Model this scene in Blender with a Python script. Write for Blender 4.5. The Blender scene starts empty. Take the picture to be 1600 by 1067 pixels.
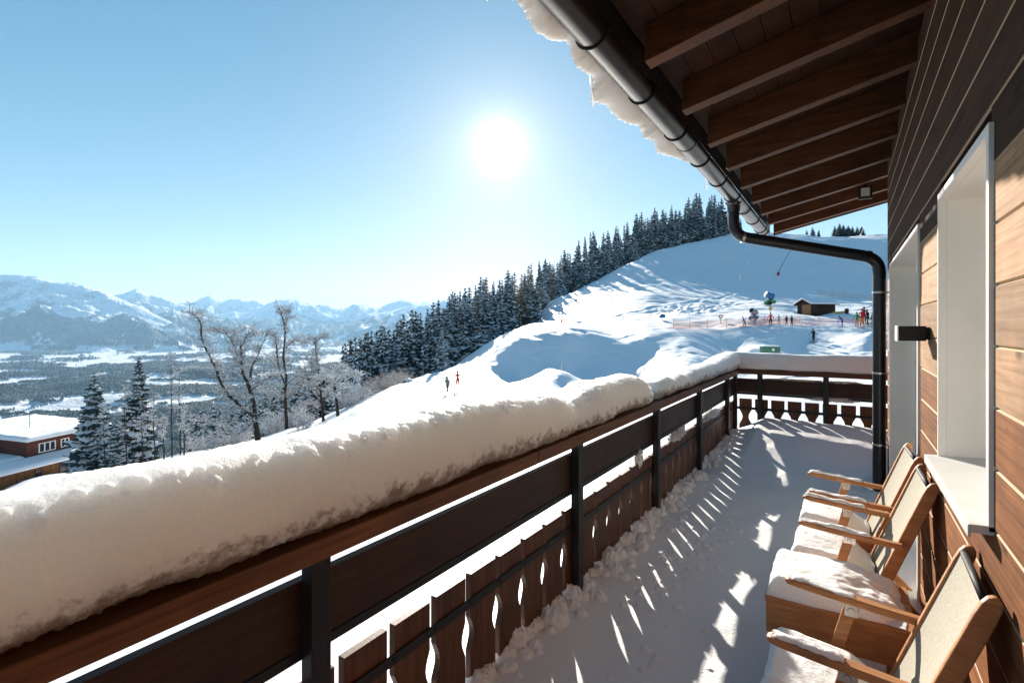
import bpy, bmesh, math, random
import numpy as np
from mathutils import Vector, Matrix
random.seed(7)
R = math.radians
scene = bpy.context.scene
C = scene.collection

# ------------------------------------------------------------------ camera, sky, sun, exposure
# axes of the place: +Y runs along the balcony away from the viewer, +X towards the chalet wall,
# origin at the photographer's eye, balcony deck at z = -1.75
YAW = 32.6
FW = Vector((-math.sin(R(YAW)), math.cos(R(YAW)), 0))
RT = Vector((math.cos(R(YAW)), math.sin(R(YAW)), 0))
cam = bpy.data.cameras.new('camera')
cam_o = bpy.data.objects.new('camera', cam)
C.objects.link(cam_o)
cam_o.location = (0, 0, 0)
cam_o.rotation_euler = (R(90), 0, R(YAW))
cam.sensor_width = 36
cam.lens = 18.34
cam.shift_y = -0.0147
cam.clip_start = 0.03
cam.clip_end = 80000
scene.camera = cam_o

SUN_EL = R(19.1)
SUN_AZ = R(34.0)               # left of +Y
SUN = Vector((-math.sin(SUN_AZ) * math.cos(SUN_EL), math.cos(SUN_AZ) * math.cos(SUN_EL), math.sin(SUN_EL)))
world = bpy.data.worlds.new('World')
scene.world = world
world.use_nodes = True
nt = world.node_tree
nt.nodes.clear()
wo = nt.nodes.new('ShaderNodeOutputWorld')
bg = nt.nodes.new('ShaderNodeBackground')
sky = nt.nodes.new('ShaderNodeTexSky')
sky.sky_type = 'NISHITA'
sky.sun_disc = False
sky.sun_elevation = SUN_EL
sky.sun_rotation = -SUN_AZ
sky.altitude = 2200
sky.air_density = 1.0
sky.dust_density = 0.5
sky.ozone_density = 0.8
bg.inputs['Strength'].default_value = 0.056
def wmath(op, a, b):
    n = nt.nodes.new('ShaderNodeMath'); n.operation = op
    for i, v in enumerate((a, b)):
        if isinstance(v, (int, float)): n.inputs[i].default_value = v
        else: nt.links.new(v, n.inputs[i])
    return n.outputs[0]
# the sun's disc and its aureole in the sky itself
bg2 = nt.nodes.new('ShaderNodeBackground')
tc = nt.nodes.new('ShaderNodeTexCoord')
dt = nt.nodes.new('ShaderNodeVectorMath'); dt.operation = 'DOT_PRODUCT'
dt.inputs[1].default_value = SUN
nt.links.new(tc.outputs['Generated'], dt.inputs[0])
cl = wmath('MAXIMUM', dt.outputs['Value'], 0.0)
g = wmath('MULTIPLY', wmath('POWER', cl, 5000.0), 3.0)
for pw, am in ((1100.0, .28), (220.0, .085), (45.0, .03)):
    g = wmath('ADD', g, wmath('MULTIPLY', wmath('POWER', cl, pw), am))
nt.links.new(g, bg2.inputs['Strength'])
bg2.inputs['Color'].default_value = (1.0, 0.97, 0.9, 1)
addsh = nt.nodes.new('ShaderNodeAddShader')
wbal = nt.nodes.new('ShaderNodeMix'); wbal.data_type = 'RGBA'; wbal.blend_type = 'MULTIPLY'      # white balance of the daylight
wbal.inputs['Factor'].default_value = 1; wbal.inputs[7].default_value = (.93, .95, .88, 1)
spl = nt.nodes.new('ShaderNodeSeparateColor'); cmb = nt.nodes.new('ShaderNodeCombineColor'); nt.links.new(sky.outputs[0], spl.inputs[0])
for ch, (gm_, k_) in enumerate(((1.22, .98), (.86, .87), (.72, .90))):         # film response of the three channels
    nt.links.new(wmath('MULTIPLY', wmath('POWER', wmath('MULTIPLY', spl.outputs[ch], .135), gm_), k_ / .135), cmb.inputs[ch])
nt.links.new(cmb.outputs[0], wbal.inputs[6]); nt.links.new(wbal.outputs[2], bg.inputs['Color'])
nt.links.new(bg.outputs[0], addsh.inputs[0])
nt.links.new(bg2.outputs[0], addsh.inputs[1])
nt.links.new(addsh.outputs[0], wo.inputs['Surface'])

sl = bpy.data.lights.new('sun', 'SUN')
sl.energy = 5.0
sl.angle = R(0.55)
sl.color = (1.0, 0.93, 0.82)
sun_o = bpy.data.objects.new('sun', sl)
C.objects.link(sun_o)
sun_o.rotation_euler = SUN.to_track_quat('Z', 'Y').to_euler()
sun_o.location = SUN * 50

scene.view_settings.view_transform = 'Standard'
scene.view_settings.look = 'None'
scene.view_settings.gamma = 1.0
scene.view_settings.use_curve_mapping = False
scene.view_settings.exposure = 1.45
cy = scene.cycles
cy.use_denoising = True
cy.max_bounces = 12
cy.diffuse_bounces = 8
cy.glossy_bounces = 3
cy.transparent_max_bounces = 12
cy.volume_bounces = 1
cy.sample_clamp_indirect = 8

# ------------------------------------------------------------------ pixel helpers (photo is 1600 x 1067)
FPX = 815.0
def P(px, py, D):
    return RT * ((px - 800) / FPX * D) + FW * D + Vector((0, 0, (510 - py) / FPX * D))
def px_of(X, Y):
    u = RT.x * X + RT.y * Y; v = FW.x * X + FW.y * Y
    return 800 + FPX * u / v, v

# ------------------------------------------------------------------ noise
_rng = np.random.RandomState(11)
_perm = _rng.permutation(256)
_perm = np.concatenate([_perm, _perm, _perm])
_gr = np.array([[math.cos(a), math.sin(a)] for a in np.linspace(0, 2 * math.pi, 17)[:-1]])
def perlin(x, y, seed=0):
    x = np.asarray(x, float) + seed * 17.31; y = np.asarray(y, float) + seed * 7.77
    xi = np.floor(x).astype(int); yi = np.floor(y).astype(int)
    xf = x - xi; yf = y - yi
    u = xf * xf * xf * (xf * (xf * 6 - 15) + 10); v = yf * yf * yf * (yf * (yf * 6 - 15) + 10)
    def gd(ix, iy, dx, dy):
        h = _perm[(_perm[ix & 255] + iy) & 255] & 15
        return _gr[h, 0] * dx + _gr[h, 1] * dy
    a = gd(xi, yi, xf, yf); b = gd(xi + 1, yi, xf - 1, yf)
    c = gd(xi, yi + 1, xf, yf - 1); d = gd(xi + 1, yi + 1, xf - 1, yf - 1)
    return ((a * (1 - u) + b * u) * (1 - v) + (c * (1 - u) + d * u) * v) * 1.5
def fbm(x, y, oct=4, seed=0, gain=.5, lac=2.03):
    s = 0; a = 1.0; f = 1.0
    for i in range(oct):
        s = s + a * perlin(x * f, y * f, seed + i); a *= gain; f *= lac
    return s
def ridged(x, y, oct=5, seed=0, gain=.5):
    s = 0; a = 1.0; f = 1.0
    for i in range(oct):
        s = s + a * (1 - np.abs(perlin(x * f, y * f, seed + i)) * 1.6); a *= gain; f *= 2.07
    return s

# ------------------------------------------------------------------ mesh builder
class MB:
    def __init__(s): s.v = []; s.f = []; s.m = []
    def add(s, vs, fs, mi=0):
        o = len(s.v); s.v += [tuple(p) for p in vs]
        s.f += [tuple(i + o for i in f) for f in fs]; s.m += [mi] * len(fs)
    def box(s, x0, x1, y0, y1, z0, z1, mi=0):
        s.add([(x0, y0, z0), (x1, y0, z0), (x1, y1, z0), (x0, y1, z0), (x0, y0, z1), (x1, y0, z1), (x1, y1, z1), (x0, y1, z1)],
              [(0, 3, 2, 1), (4, 5, 6, 7), (0, 1, 5, 4), (1, 2, 6, 5), (2, 3, 7, 6), (3, 0, 4, 7)], mi)
    def bar(s, a, b, w, h, up=(0, 0, 1), mi=0):
        """rectangular bar from a to b; w across, h along 'up'"""
        a = Vector(a); b = Vector(b); d = (b - a).normalized(); u = Vector(up)
        u = (u - d * u.dot(d)).normalized(); r = d.cross(u)
        q = [(-w / 2, -h / 2), (w / 2, -h / 2), (w / 2, h / 2), (-w / 2, h / 2)]
        vs = [p + r * x + u * y for p in (a, b) for x, y in q]
        s.add(vs, [(0, 1, 2, 3), (7, 6, 5, 4), (0, 4, 5, 1), (1, 5, 6, 2), (2, 6, 7, 3), (3, 7, 4, 0)], mi)
    def tube(s, pts, rad, n=8, mi=0, cap=True):
        pts = [Vector(p) for p in pts]
        if not hasattr(rad, '__len__'): rad = [rad] * len(pts)
        vs = []; fs = []; ref = None
        for i, p in enumerate(pts):
            d = (pts[min(i + 1, len(pts) - 1)] - pts[max(i - 1, 0)])
            d = d.normalized() if d.length > 1e-9 else Vector((0, 0, 1))
            if ref is None:
                ref = Vector((0, 0, 1)) if abs(d.z) < .9 else Vector((1, 0, 0))
            ref = (ref - d * ref.dot(d))
            ref = ref.normalized() if ref.length > 1e-6 else d.orthogonal().normalized()
            r2 = d.cross(ref)
            for k in range(n):
                t = 2 * math.pi * k / n
                vs.append(p + (ref * math.cos(t) + r2 * math.sin(t)) * rad[i])
        for i in range(len(pts) - 1):
            for k in range(n):
                a = i * n + k; b = i * n + (k + 1) % n
                fs.append((a, b, b + n, a + n))
        if cap:
            fs.append(tuple(range(n - 1, -1, -1))); fs.append(tuple(range((len(pts) - 1) * n, len(pts) * n)))
        s.add(vs, fs, mi)
    def lathe(s, c, axis, prof, n=20, mi=0):
        """prof: list of (distance along axis, radius)"""
        c = Vector(c); ax = Vector(axis).normalized(); r = ax.orthogonal().normalized(); r2 = ax.cross(r)
        vs = []; fs = []
        for h, rr in prof:
            for k in range(n):
                t = 2 * math.pi * k / n
                vs.append(c + ax * h + (r * math.cos(t) + r2 * math.sin(t)) * rr)
        for i in range(len(prof) - 1):
            for k in range(n):
                a = i * n + k; b = i * n + (k + 1) % n
                fs.append((a, b, b + n, a + n))
        fs.append(tuple(range(n - 1, -1, -1))); fs.append(tuple(range((len(prof) - 1) * n, len(prof) * n)))
        s.add(vs, fs, mi)
    def prism(s, pts, off, mi=0):
        """closed polygon pts extruded by vector off"""
        n = len(pts); off = Vector(off); pts = [Vector(p) for p in pts]
        s.add(pts + [p + off for p in pts], [tuple(range(n - 1, -1, -1)), tuple(range(n, 2 * n))] +
              [(i, (i + 1) % n, (i + 1) % n + n, i + n) for i in range(n)], mi)
    def mesh(s, name, mats, smooth=False):
        me = bpy.data.meshes.new(name)
        me.from_pydata(s.v, [], s.f)
        for m in (mats if isinstance(mats, (list, tuple)) else [mats]): me.materials.append(m)
        if len(me.materials) > 1: me.polygons.foreach_set('material_index', s.m)
        if smooth: me.polygons.foreach_set('use_smooth', [True] * len(me.polygons))
        bm = bmesh.new(); bm.from_mesh(me); bmesh.ops.recalc_face_normals(bm, faces=bm.faces); bm.to_mesh(me); bm.free()
        me.update()
        return me
    def build(s, name, mats, parent=None, smooth=False, bevel=0, world=False):
        o = bpy.data.objects.new(name, s.mesh(name, mats, smooth)); C.objects.link(o)
        if parent: o.parent = parent
        if bevel:
            b = o.modifiers.new('bevel', 'BEVEL'); b.width = bevel; b.segments = 2; b.limit_method = 'ANGLE'; b.angle_limit = R(40)
        return o
def grid_obj(name, V, nu, nv, mat, parent=None, closed_v=False):
    """V: (nu*nv,3) array"""
    me = bpy.data.meshes.new(name)
    i, j = np.meshgrid(np.arange(nu - 1), np.arange(nv if closed_v else nv - 1), indexing='ij')
    a = i * nv + j; b = i * nv + (j + 1) % nv
    F = np.stack([a, b, b + nv, a + nv], -1).reshape(-1, 4)
    me.vertices.add(len(V)); me.vertices.foreach_set('co', np.asarray(V, np.float32).ravel())
    me.loops.add(F.size); me.loops.foreach_set('vertex_index', F.ravel().astype(np.int32))
    me.polygons.add(len(F)); me.polygons.foreach_set('loop_start', np.arange(0, F.size, 4, dtype=np.int32))
    me.polygons.foreach_set('use_smooth', np.ones(len(F), bool))
    me.materials.append(mat); me.update(); me.validate()
    o = bpy.data.objects.new(name, me); C.objects.link(o)
    if parent: o.parent = parent
    return o
def tag(o, label=None, cat=None, group=None, kind=None):
    if label: o['label'] = label
    if cat: o['category'] = cat
    if group: o['group'] = group
    if kind: o['kind'] = kind
    return o
def thing(name, label, cat, loc=(0, 0, 0), rz=0, group=None):
    o = bpy.data.objects.new(name, None); C.objects.link(o)
    o.location = loc; o.rotation_euler = (0, 0, rz); o.empty_display_size = .1
    return tag(o, label, cat, group)
def part(name, mb, mats, parent, wrld=True, **k):
    """part whose mesh is given in place coordinates: shift it so it hangs on its (unrotated) thing"""
    o = mb.build(name, mats, None, **k)
    o.parent = parent
    if wrld:
        p = parent; off = Vector((0, 0, 0))
        while p is not None:
            off += Vector(p.location); p = p.parent
        o.location = -off
    return o

# ------------------------------------------------------------------ materials
def mat(name, col, rough=.6, spec=.3, metal=0.0, sss=0.0, bump=None, var=None, grain=None, col2=None, rows=None, dots=None, srad=None):
    """var: (scale, amount) colour mottling; bump: (scale, distance); grain: (sx,sy,sz) stretched wood grain between col and col2"""
    m = bpy.data.materials.new(name); m.use_nodes = True
    t = m.node_tree; b = t.nodes['Principled BSDF']
    b.inputs['Base Color'].default_value = (*col, 1); b.inputs['Roughness'].default_value = rough
    b.inputs['Metallic'].default_value = metal; b.inputs['Specular IOR Level'].default_value = spec
    if sss:
        b.inputs['Subsurface Weight'].default_value = sss
        sr_ = srad or .08
        b.inputs['Subsurface Radius'].default_value = (sr_, sr_ * .92, sr_ * .80); b.inputs['Subsurface Scale'].default_value = 1.0
    tc = t.nodes.new('ShaderNodeTexCoord'); L = t.links.new
    fac = None
    if grain:
        mp = t.nodes.new('ShaderNodeMapping'); mp.inputs['Scale'].default_value = grain
        L(tc.outputs['Object'], mp.inputs['Vector'])
        oi = t.nodes.new('ShaderNodeObjectInfo')
        ad = t.nodes.new('ShaderNodeVectorMath'); ad.operation = 'ADD'
        sc = t.nodes.new('ShaderNodeMath'); sc.operation = 'MULTIPLY'; sc.inputs[1].default_value = 37.0
        L(oi.outputs['Random'], sc.inputs[0]); L(mp.outputs[0], ad.inputs[0]); L(sc.outputs[0], ad.inputs[1])
        n = t.nodes.new('ShaderNodeTexNoise'); n.inputs['Scale'].default_value = 1; n.inputs['Detail'].default_value = 6
        n.inputs['Roughness'].default_value = .65; n.inputs['Distortion'].default_value = .6
        L(ad.outputs[0], n.inputs['Vector'])
        r = t.nodes.new('ShaderNodeValToRGB'); e = r.color_ramp.elements
        e[0].position = .32; e[1].position = .68
        e[0].color = (*col, 1); e[1].color = (*(col2 or [c * .5 for c in col]), 1)
        L(n.outputs['Fac'], r.inputs[0])
        n2 = t.nodes.new('ShaderNodeTexNoise'); n2.inputs['Scale'].default_value = 5; n2.inputs['Detail'].default_value = 3
        L(tc.outputs['Object'], n2.inputs['Vector'])
        mx = t.nodes.new('ShaderNodeMix'); mx.data_type = 'RGBA'; mx.blend_type = 'MULTIPLY'; mx.inputs['Factor'].default_value = .6
        r2 = t.nodes.new('ShaderNodeValToRGB'); r2.color_ramp.elements[0].position = .3; r2.color_ramp.elements[1].position = .7
        r2.color_ramp.elements[0].color = (.55, .55, .55, 1); r2.color_ramp.elements[1].color = (1.25, 1.2, 1.15, 1)
        L(n2.outputs['Fac'], r2.inputs[0]); L(r.outputs[0], mx.inputs[6]); L(r2.outputs[0], mx.inputs[7])
        outc = mx.outputs[2]
        if rows:
            # every board has its own tone and its own grain
            sp = t.nodes.new('ShaderNodeSeparateXYZ'); L(tc.outputs['Object'], sp.inputs[0])
            f1 = t.nodes.new('ShaderNodeMath'); f1.operation = 'SUBTRACT'; f1.inputs[1].default_value = rows[0]; L(sp.outputs[2], f1.inputs[0])
            f2 = t.nodes.new('ShaderNodeMath'); f2.operation = 'DIVIDE'; f2.inputs[1].default_value = rows[1]; L(f1.outputs[0], f2.inputs[0])
            f3 = t.nodes.new('ShaderNodeMath'); f3.operation = 'FLOOR'; L(f2.outputs[0], f3.inputs[0])
            wn = t.nodes.new('ShaderNodeTexWhiteNoise'); wn.noise_dimensions = '1D'; L(f3.outputs[0], wn.inputs['W'])
            hs = t.nodes.new('ShaderNodeHueSaturation'); mr = t.nodes.new('ShaderNodeMapRange'); mr.inputs['To Min'].default_value = .72; mr.inputs['To Max'].default_value = 1.22
            L(wn.outputs['Value'], mr.inputs[0]); L(mr.outputs[0], hs.inputs['Value']); L(outc, hs.inputs['Color']); outc = hs.outputs[0]
            L(wn.outputs['Value'], sc.inputs[0])
            # knots
            vm = t.nodes.new('ShaderNodeMapping'); vm.inputs['Scale'].default_value = (3, 2.1, 4.6); L(tc.outputs['Object'], vm.inputs[0])
            vo = t.nodes.new('ShaderNodeTexVoronoi'); vo.inputs['Scale'].default_value = 1.0; L(vm.outputs[0], vo.inputs['Vector'])
            kr = t.nodes.new('ShaderNodeMapRange'); kr.inputs[1].default_value = .03; kr.inputs[2].default_value = .11; kr.inputs[3].default_value = .35; kr.inputs[4].default_value = 1.0; L(vo.outputs['Distance'], kr.inputs[0])
            km = t.nodes.new('ShaderNodeMix'); km.data_type = 'RGBA'; km.blend_type = 'MULTIPLY'; km.inputs['Factor'].default_value = 1; L(outc, km.inputs[6]); L(kr.outputs[0], km.inputs[7]); outc = km.outputs[2]
        L(outc, b.inputs['Base Color'])
        fac = n.outputs['Fac']
        bp = t.nodes.new('ShaderNodeBump'); bp.inputs['Distance'].default_value = .002; bp.inputs['Strength'].default_value = .5
        L(fac, bp.inputs['Height']); L(bp.outputs[0], b.inputs['Normal'])
        rr = t.nodes.new('ShaderNodeMapRange'); rr.inputs['To Min'].default_value = rough - .12; rr.inputs['To Max'].default_value = rough + .15
        L(n2.outputs['Fac'], rr.inputs['Value']); L(rr.outputs[0], b.inputs['Roughness'])
    if var:
        n = t.nodes.new('ShaderNodeTexNoise'); n.inputs['Scale'].default_value = var[0]; n.inputs['Detail'].default_value = 5
        L(tc.outputs['Object'], n.inputs['Vector'])
        r = t.nodes.new('ShaderNodeValToRGB'); e = r.color_ramp.elements; e[0].position = .3; e[1].position = .7
        e[0].color = (*[c * (1 - var[1]) for c in col], 1); e[1].color = (*[min(1, c * (1 + var[1])) for c in (col2 or col)], 1)
        L(n.outputs['Fac'], r.inputs[0]); outc = r.outputs[0]
        if dots:
            vo = t.nodes.new('ShaderNodeTexVoronoi'); vo.inputs['Scale'].default_value = dots; L(tc.outputs['Object'], vo.inputs['Vector'])
            kr = t.nodes.new('ShaderNodeMapRange'); kr.inputs[1].default_value = .02; kr.inputs[2].default_value = .07; kr.inputs[3].default_value = .45; kr.inputs[4].default_value = 1.0; L(vo.outputs['Distance'], kr.inputs[0])
            km = t.nodes.new('ShaderNodeMix'); km.data_type = 'RGBA'; km.blend_type = 'MULTIPLY'; km.inputs['Factor'].default_value = 1; L(outc, km.inputs[6]); L(kr.outputs[0], km.inputs[7]); outc = km.outputs[2]
        L(outc, b.inputs['Base Color'])
    if bump:
        n = t.nodes.new('ShaderNodeTexNoise'); n.inputs['Scale'].default_value = bump[0]; n.inputs['Detail'].default_value = 6
        n.inputs['Roughness'].default_value = .6
        L(tc.outputs['Object'], n.inputs['Vector'])
        bp = t.nodes.new('ShaderNodeBump'); bp.inputs['Distance'].default_value = bump[1]; bp.inputs['Strength'].default_value = 1
        L(n.outputs['Fac'], bp.inputs['Height']); L(bp.outputs[0], b.inputs['Normal'])
    return m
M = {}
M['snow'] = mat('snow', (.86, .86, .87), .7, .2, bump=(30, .012))
M['slope'] = mat('slope_snow', (.87, .87, .88), .55, .5, bump=(2.2, .03))
M['packed'] = mat('rail_snow', (.88, .86, .83), .6, .25, sss=.5, bump=(60, .006))
M['eave_snow'] = mat('eave_snow', (.88, .86, .83), .6, .25, sss=.45, bump=(50, .006), srad=.07)
M['cushion'] = mat('cushion_snow', (.87, .86, .85), .65, .2, sss=.3, bump=(70, .004), srad=.05)
M['rail_crust'] = mat('rail_crust', (.88, .86, .83), .6, .25, sss=.95, bump=(75, .024), srad=.24)
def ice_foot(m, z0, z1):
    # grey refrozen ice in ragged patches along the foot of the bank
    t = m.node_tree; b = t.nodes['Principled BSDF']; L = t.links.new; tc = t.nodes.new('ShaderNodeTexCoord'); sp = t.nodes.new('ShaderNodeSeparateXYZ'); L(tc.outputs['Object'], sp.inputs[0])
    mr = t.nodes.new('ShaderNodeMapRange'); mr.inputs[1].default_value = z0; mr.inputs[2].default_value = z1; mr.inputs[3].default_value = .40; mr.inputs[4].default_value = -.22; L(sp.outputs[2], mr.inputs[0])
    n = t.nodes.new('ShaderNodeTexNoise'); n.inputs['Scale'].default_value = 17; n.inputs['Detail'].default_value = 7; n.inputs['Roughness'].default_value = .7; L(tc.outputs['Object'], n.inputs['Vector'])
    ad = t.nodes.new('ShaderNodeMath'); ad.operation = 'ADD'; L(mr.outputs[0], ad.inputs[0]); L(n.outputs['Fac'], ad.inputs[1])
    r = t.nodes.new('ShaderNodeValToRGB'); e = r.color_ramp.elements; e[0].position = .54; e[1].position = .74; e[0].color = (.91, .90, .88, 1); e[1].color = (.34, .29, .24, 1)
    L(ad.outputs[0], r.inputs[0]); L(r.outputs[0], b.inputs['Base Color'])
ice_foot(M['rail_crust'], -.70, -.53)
M['deep'] = mat('deck_snow', (.86, .85, .85), .7, .2, bump=(90, .005))
M['rail_wood'] = mat('rail_wood', (.20, .085, .035), .55, .35, grain=(40, 2.2, 40), col2=(.09, .035, .014))
M['rail_wood_x'] = mat('rail_wood_x', (.15, .065, .028), .55, .35, grain=(2.2, 40, 40), col2=(.07, .028, .012))
M['plank'] = mat('plank_wood', (.055, .026, .015), .5, .3, grain=(40, 2, 40), col2=(.03, .014, .009))
M['plank_x'] = mat('plank_wood_x', (.055, .026, .015), .5, .3, grain=(2, 40, 40), col2=(.03, .014, .009))
M['baluster'] = mat('baluster_wood', (.15, .06, .024), .5, .35, grain=(40, 40, 2.5), col2=(.06, .024, .011))
M['post'] = mat('post_steel', (.022, .022, .024), .45, .4, metal=.3)
M['gutter'] = mat('gutter_metal', (.085, .078, .072), .30, .5, metal=.85, var=(3, .25))
M['pipe'] = mat('pipe_metal', (.03, .031, .034), .35, .5, metal=.4)
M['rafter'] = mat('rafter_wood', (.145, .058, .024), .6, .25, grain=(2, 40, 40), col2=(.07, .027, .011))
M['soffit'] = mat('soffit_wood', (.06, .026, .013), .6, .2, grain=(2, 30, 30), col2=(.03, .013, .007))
M['trim'] = mat('white_trim', (.88, .825, .755), .5, .3, var=(2.5, .06), bump=(14, .0006), dots=3.1)
M['sill'] = mat('sill_metal', (.62, .60, .575), .4, .4, var=(6, .06))
M['teak'] = mat('teak', (.52, .25, .10), .5, .35, grain=(5, 45, 45), col2=(.33, .135, .05))
M['sling'] = mat('sling_fabric', (.38, .345, .28), .85, .1, var=(90, .12), bump=(500, .0006))
M['bracket'] = mat('zinc', (.55, .53, .5), .35, .5, metal=.8)
M['black'] = mat('black_metal', (.010, .010, .011), .6, .25)
M['lampwhite'] = mat('lamp_white', (.75, .73, .70), .4, .3)
M['bark'] = mat('bark', (.048, .038, .032), .9, .1, var=(8, .4))
M['twigsnow'] = mat('twig_snow', (.85, .85, .86), .8, .1)
M['spruce'] = mat('spruce_needles', (.05, .085, .09), .85, .1, var=(1.2, .5))
M['spruce_dark'] = mat('dark_spruce_needles', (.035, .06, .062), .85, .1, var=(1.2, .5))
M['larch'] = mat('larch_twigs', (.30, .215, .145), .9, .1, var=(1.2, .35))
M['glass'] = mat('dark_glass', (.03, .04, .05), .06, .6)

# ------------------------------------------------------------------ terrain: one sheet in (sideways slope t, distance D) from the house to the valley rim
def Z(py, D): return (510 - py) / FPX * D
CP = []     # (px, D, z)
for D, row in {4: [(-800, -4.9), (0, -4.7), (800, -4.5), (1600, -4.3), (2500, -4.2)],
               12: [(-800, -7), (0, -5.9), (500, -5.2), (900, -4.9), (1300, -4.6), (1900, -4)],
               25: [(-700, -12), (0, -8.8), (400, -7.4), (700, -5.9), (1000, -5.0), (1300, -4.6), (2000, -3.4)],
               42: [(-700, -24), (0, -14.6), (700, -6.3), (900, -5.4), (1150, -4.4), (1350, -3.6), (1900, -2)]}.items():
    CP += [(px, D, z) for px, z in row]
for px, py, D in [(250, 722, 38), (400, 692, 42), (505, 657, 47), (705, 613, 51), (560, 628, 52), (640, 594, 60), (700, 577, 72), (740, 561, 80),
                  (765, 533, 90), (800, 522, 98), (876, 584, 52), (1078, 570, 54), (1170, 544, 57), (1360, 523, 61), (800, 596, 52),
                  (800, 590, 58), (900, 579, 60.5), (1000, 568, 61.5), (1150, 550, 63.5), (1250, 541, 65), (1360, 528, 66), (800, 541, 64), (893, 530, 66), (1011, 523, 67.3), (1163, 513, 69), (1250, 519, 69.5), (1350, 510, 72), (876, 612, 48), (1078, 600, 50), (1170, 580, 52.5), (1360, 550, 57), (750, 560, 68), (745, 585, 57),
                  (1150, 501, 79), (1300, 497, 80), (1275, 491, 88), (1200, 476, 102), (1120, 488, 94), (1390, 470, 108), (1250, 445, 142), (1390, 448, 138), (1500, 440, 140),
                  (1000, 503, 84), (900, 508, 88), (850, 506, 98), (846, 481, 150), (900, 455, 178), (944, 432, 195), (1011, 398, 214), (1079, 381, 218), (1146, 365, 212),
                  (1000, 460, 122), (950, 474, 120), (1150, 446, 144), (1080, 425, 165), (1150, 405, 172), (1300, 400, 166), (930, 450, 160), (1000, 425, 170),
                  (1200, 368, 200), (1250, 369, 198), (1320, 373, 197), (1390, 378, 196), (1300, 374, 230), (1600, 370, 198), (1900, 365, 205)]:
    CP.append((px, D, Z(py, D)))
CP += [(540, 95, -26), (640, 105, -17), (720, 112, -10), (790, 125, -4), (846, 185, 2), (900, 215, 7), (944, 235, 13), (1011, 260, 24), (1079, 265, 30), (1146, 262, 34),
       (0, 62, -19.2), (70, 66, -18.8), (130, 54, -15.5), (220, 56, -15.0), (300, 62, -16), (300, 100, -36), (0, 85, -30), (0, 150, -64), (-700, 90, -50), (-700, 200, -120),
       (540, 200, -75), (700, 220, -60), (850, 280, -25), (1011, 320, 15), (1150, 330, 34), (1300, 290, 47), (1390, 290, 48), (1600, 290, 52), (2000, 300, 50),
       (-700, 420, -240), (0, 420, -215), (400, 420, -205), (600, 420, -190), (800, 420, -110), (1000, 420, -30), (1200, 420, 10), (1400, 420, 30), (2000, 420, 30)]
cp = np.array(CP)
TRACKS = [([(742, 44), (712, 50), (722, 58), (752, 66), (800, 72)], .55, .10), ([(690, 45), (700, 52), (690, 60), (672, 68), (650, 72)], .4, .07),
          ([(900, 92), (1000, 100), (1090, 112), (1150, 128), (1215, 146)], .6, .12), ([(1240, 146), (1180, 120), (1130, 104), (1060, 92)], .5, .10), ([(1380, 120), (1330, 108), (1260, 98), (1210, 96)], .5, .09),
          ([(860, 100), (960, 96), (1060, 90), (1130, 86)], .5, .08), ([(1300, 84), (1340, 92), (1400, 100)], .5, .08), ([(900, 70), (1000, 72), (1120, 75), (1250, 77), (1380, 78)], .8, .08),
          ([(1180, 190), (1230, 170), (1300, 156), (1390, 146)], .6, .10), ([(830, 62), (900, 64), (1000, 65.5)], .4, .06)]
def tps_xy(px, D): return np.stack([np.asarray(px) / 150.0, 2.6 * np.log(np.asarray(D))], -1)
def _phi(d2): return np.where(d2 > 1e-12, .5 * d2 * np.log(np.maximum(d2, 1e-12)), 0)
_X = tps_xy(cp[:, 0], cp[:, 1]); _n = len(_X)
_A = np.zeros((_n + 3, _n + 3)); _d = ((_X[:, None] - _X[None]) ** 2).sum(-1)
_A[:_n, :_n] = _phi(_d) + np.eye(_n) * .003; _A[:_n, _n] = 1; _A[:_n, _n + 1:] = _X; _A[_n, :_n] = 1; _A[_n + 1:, :_n] = _X.T
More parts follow.
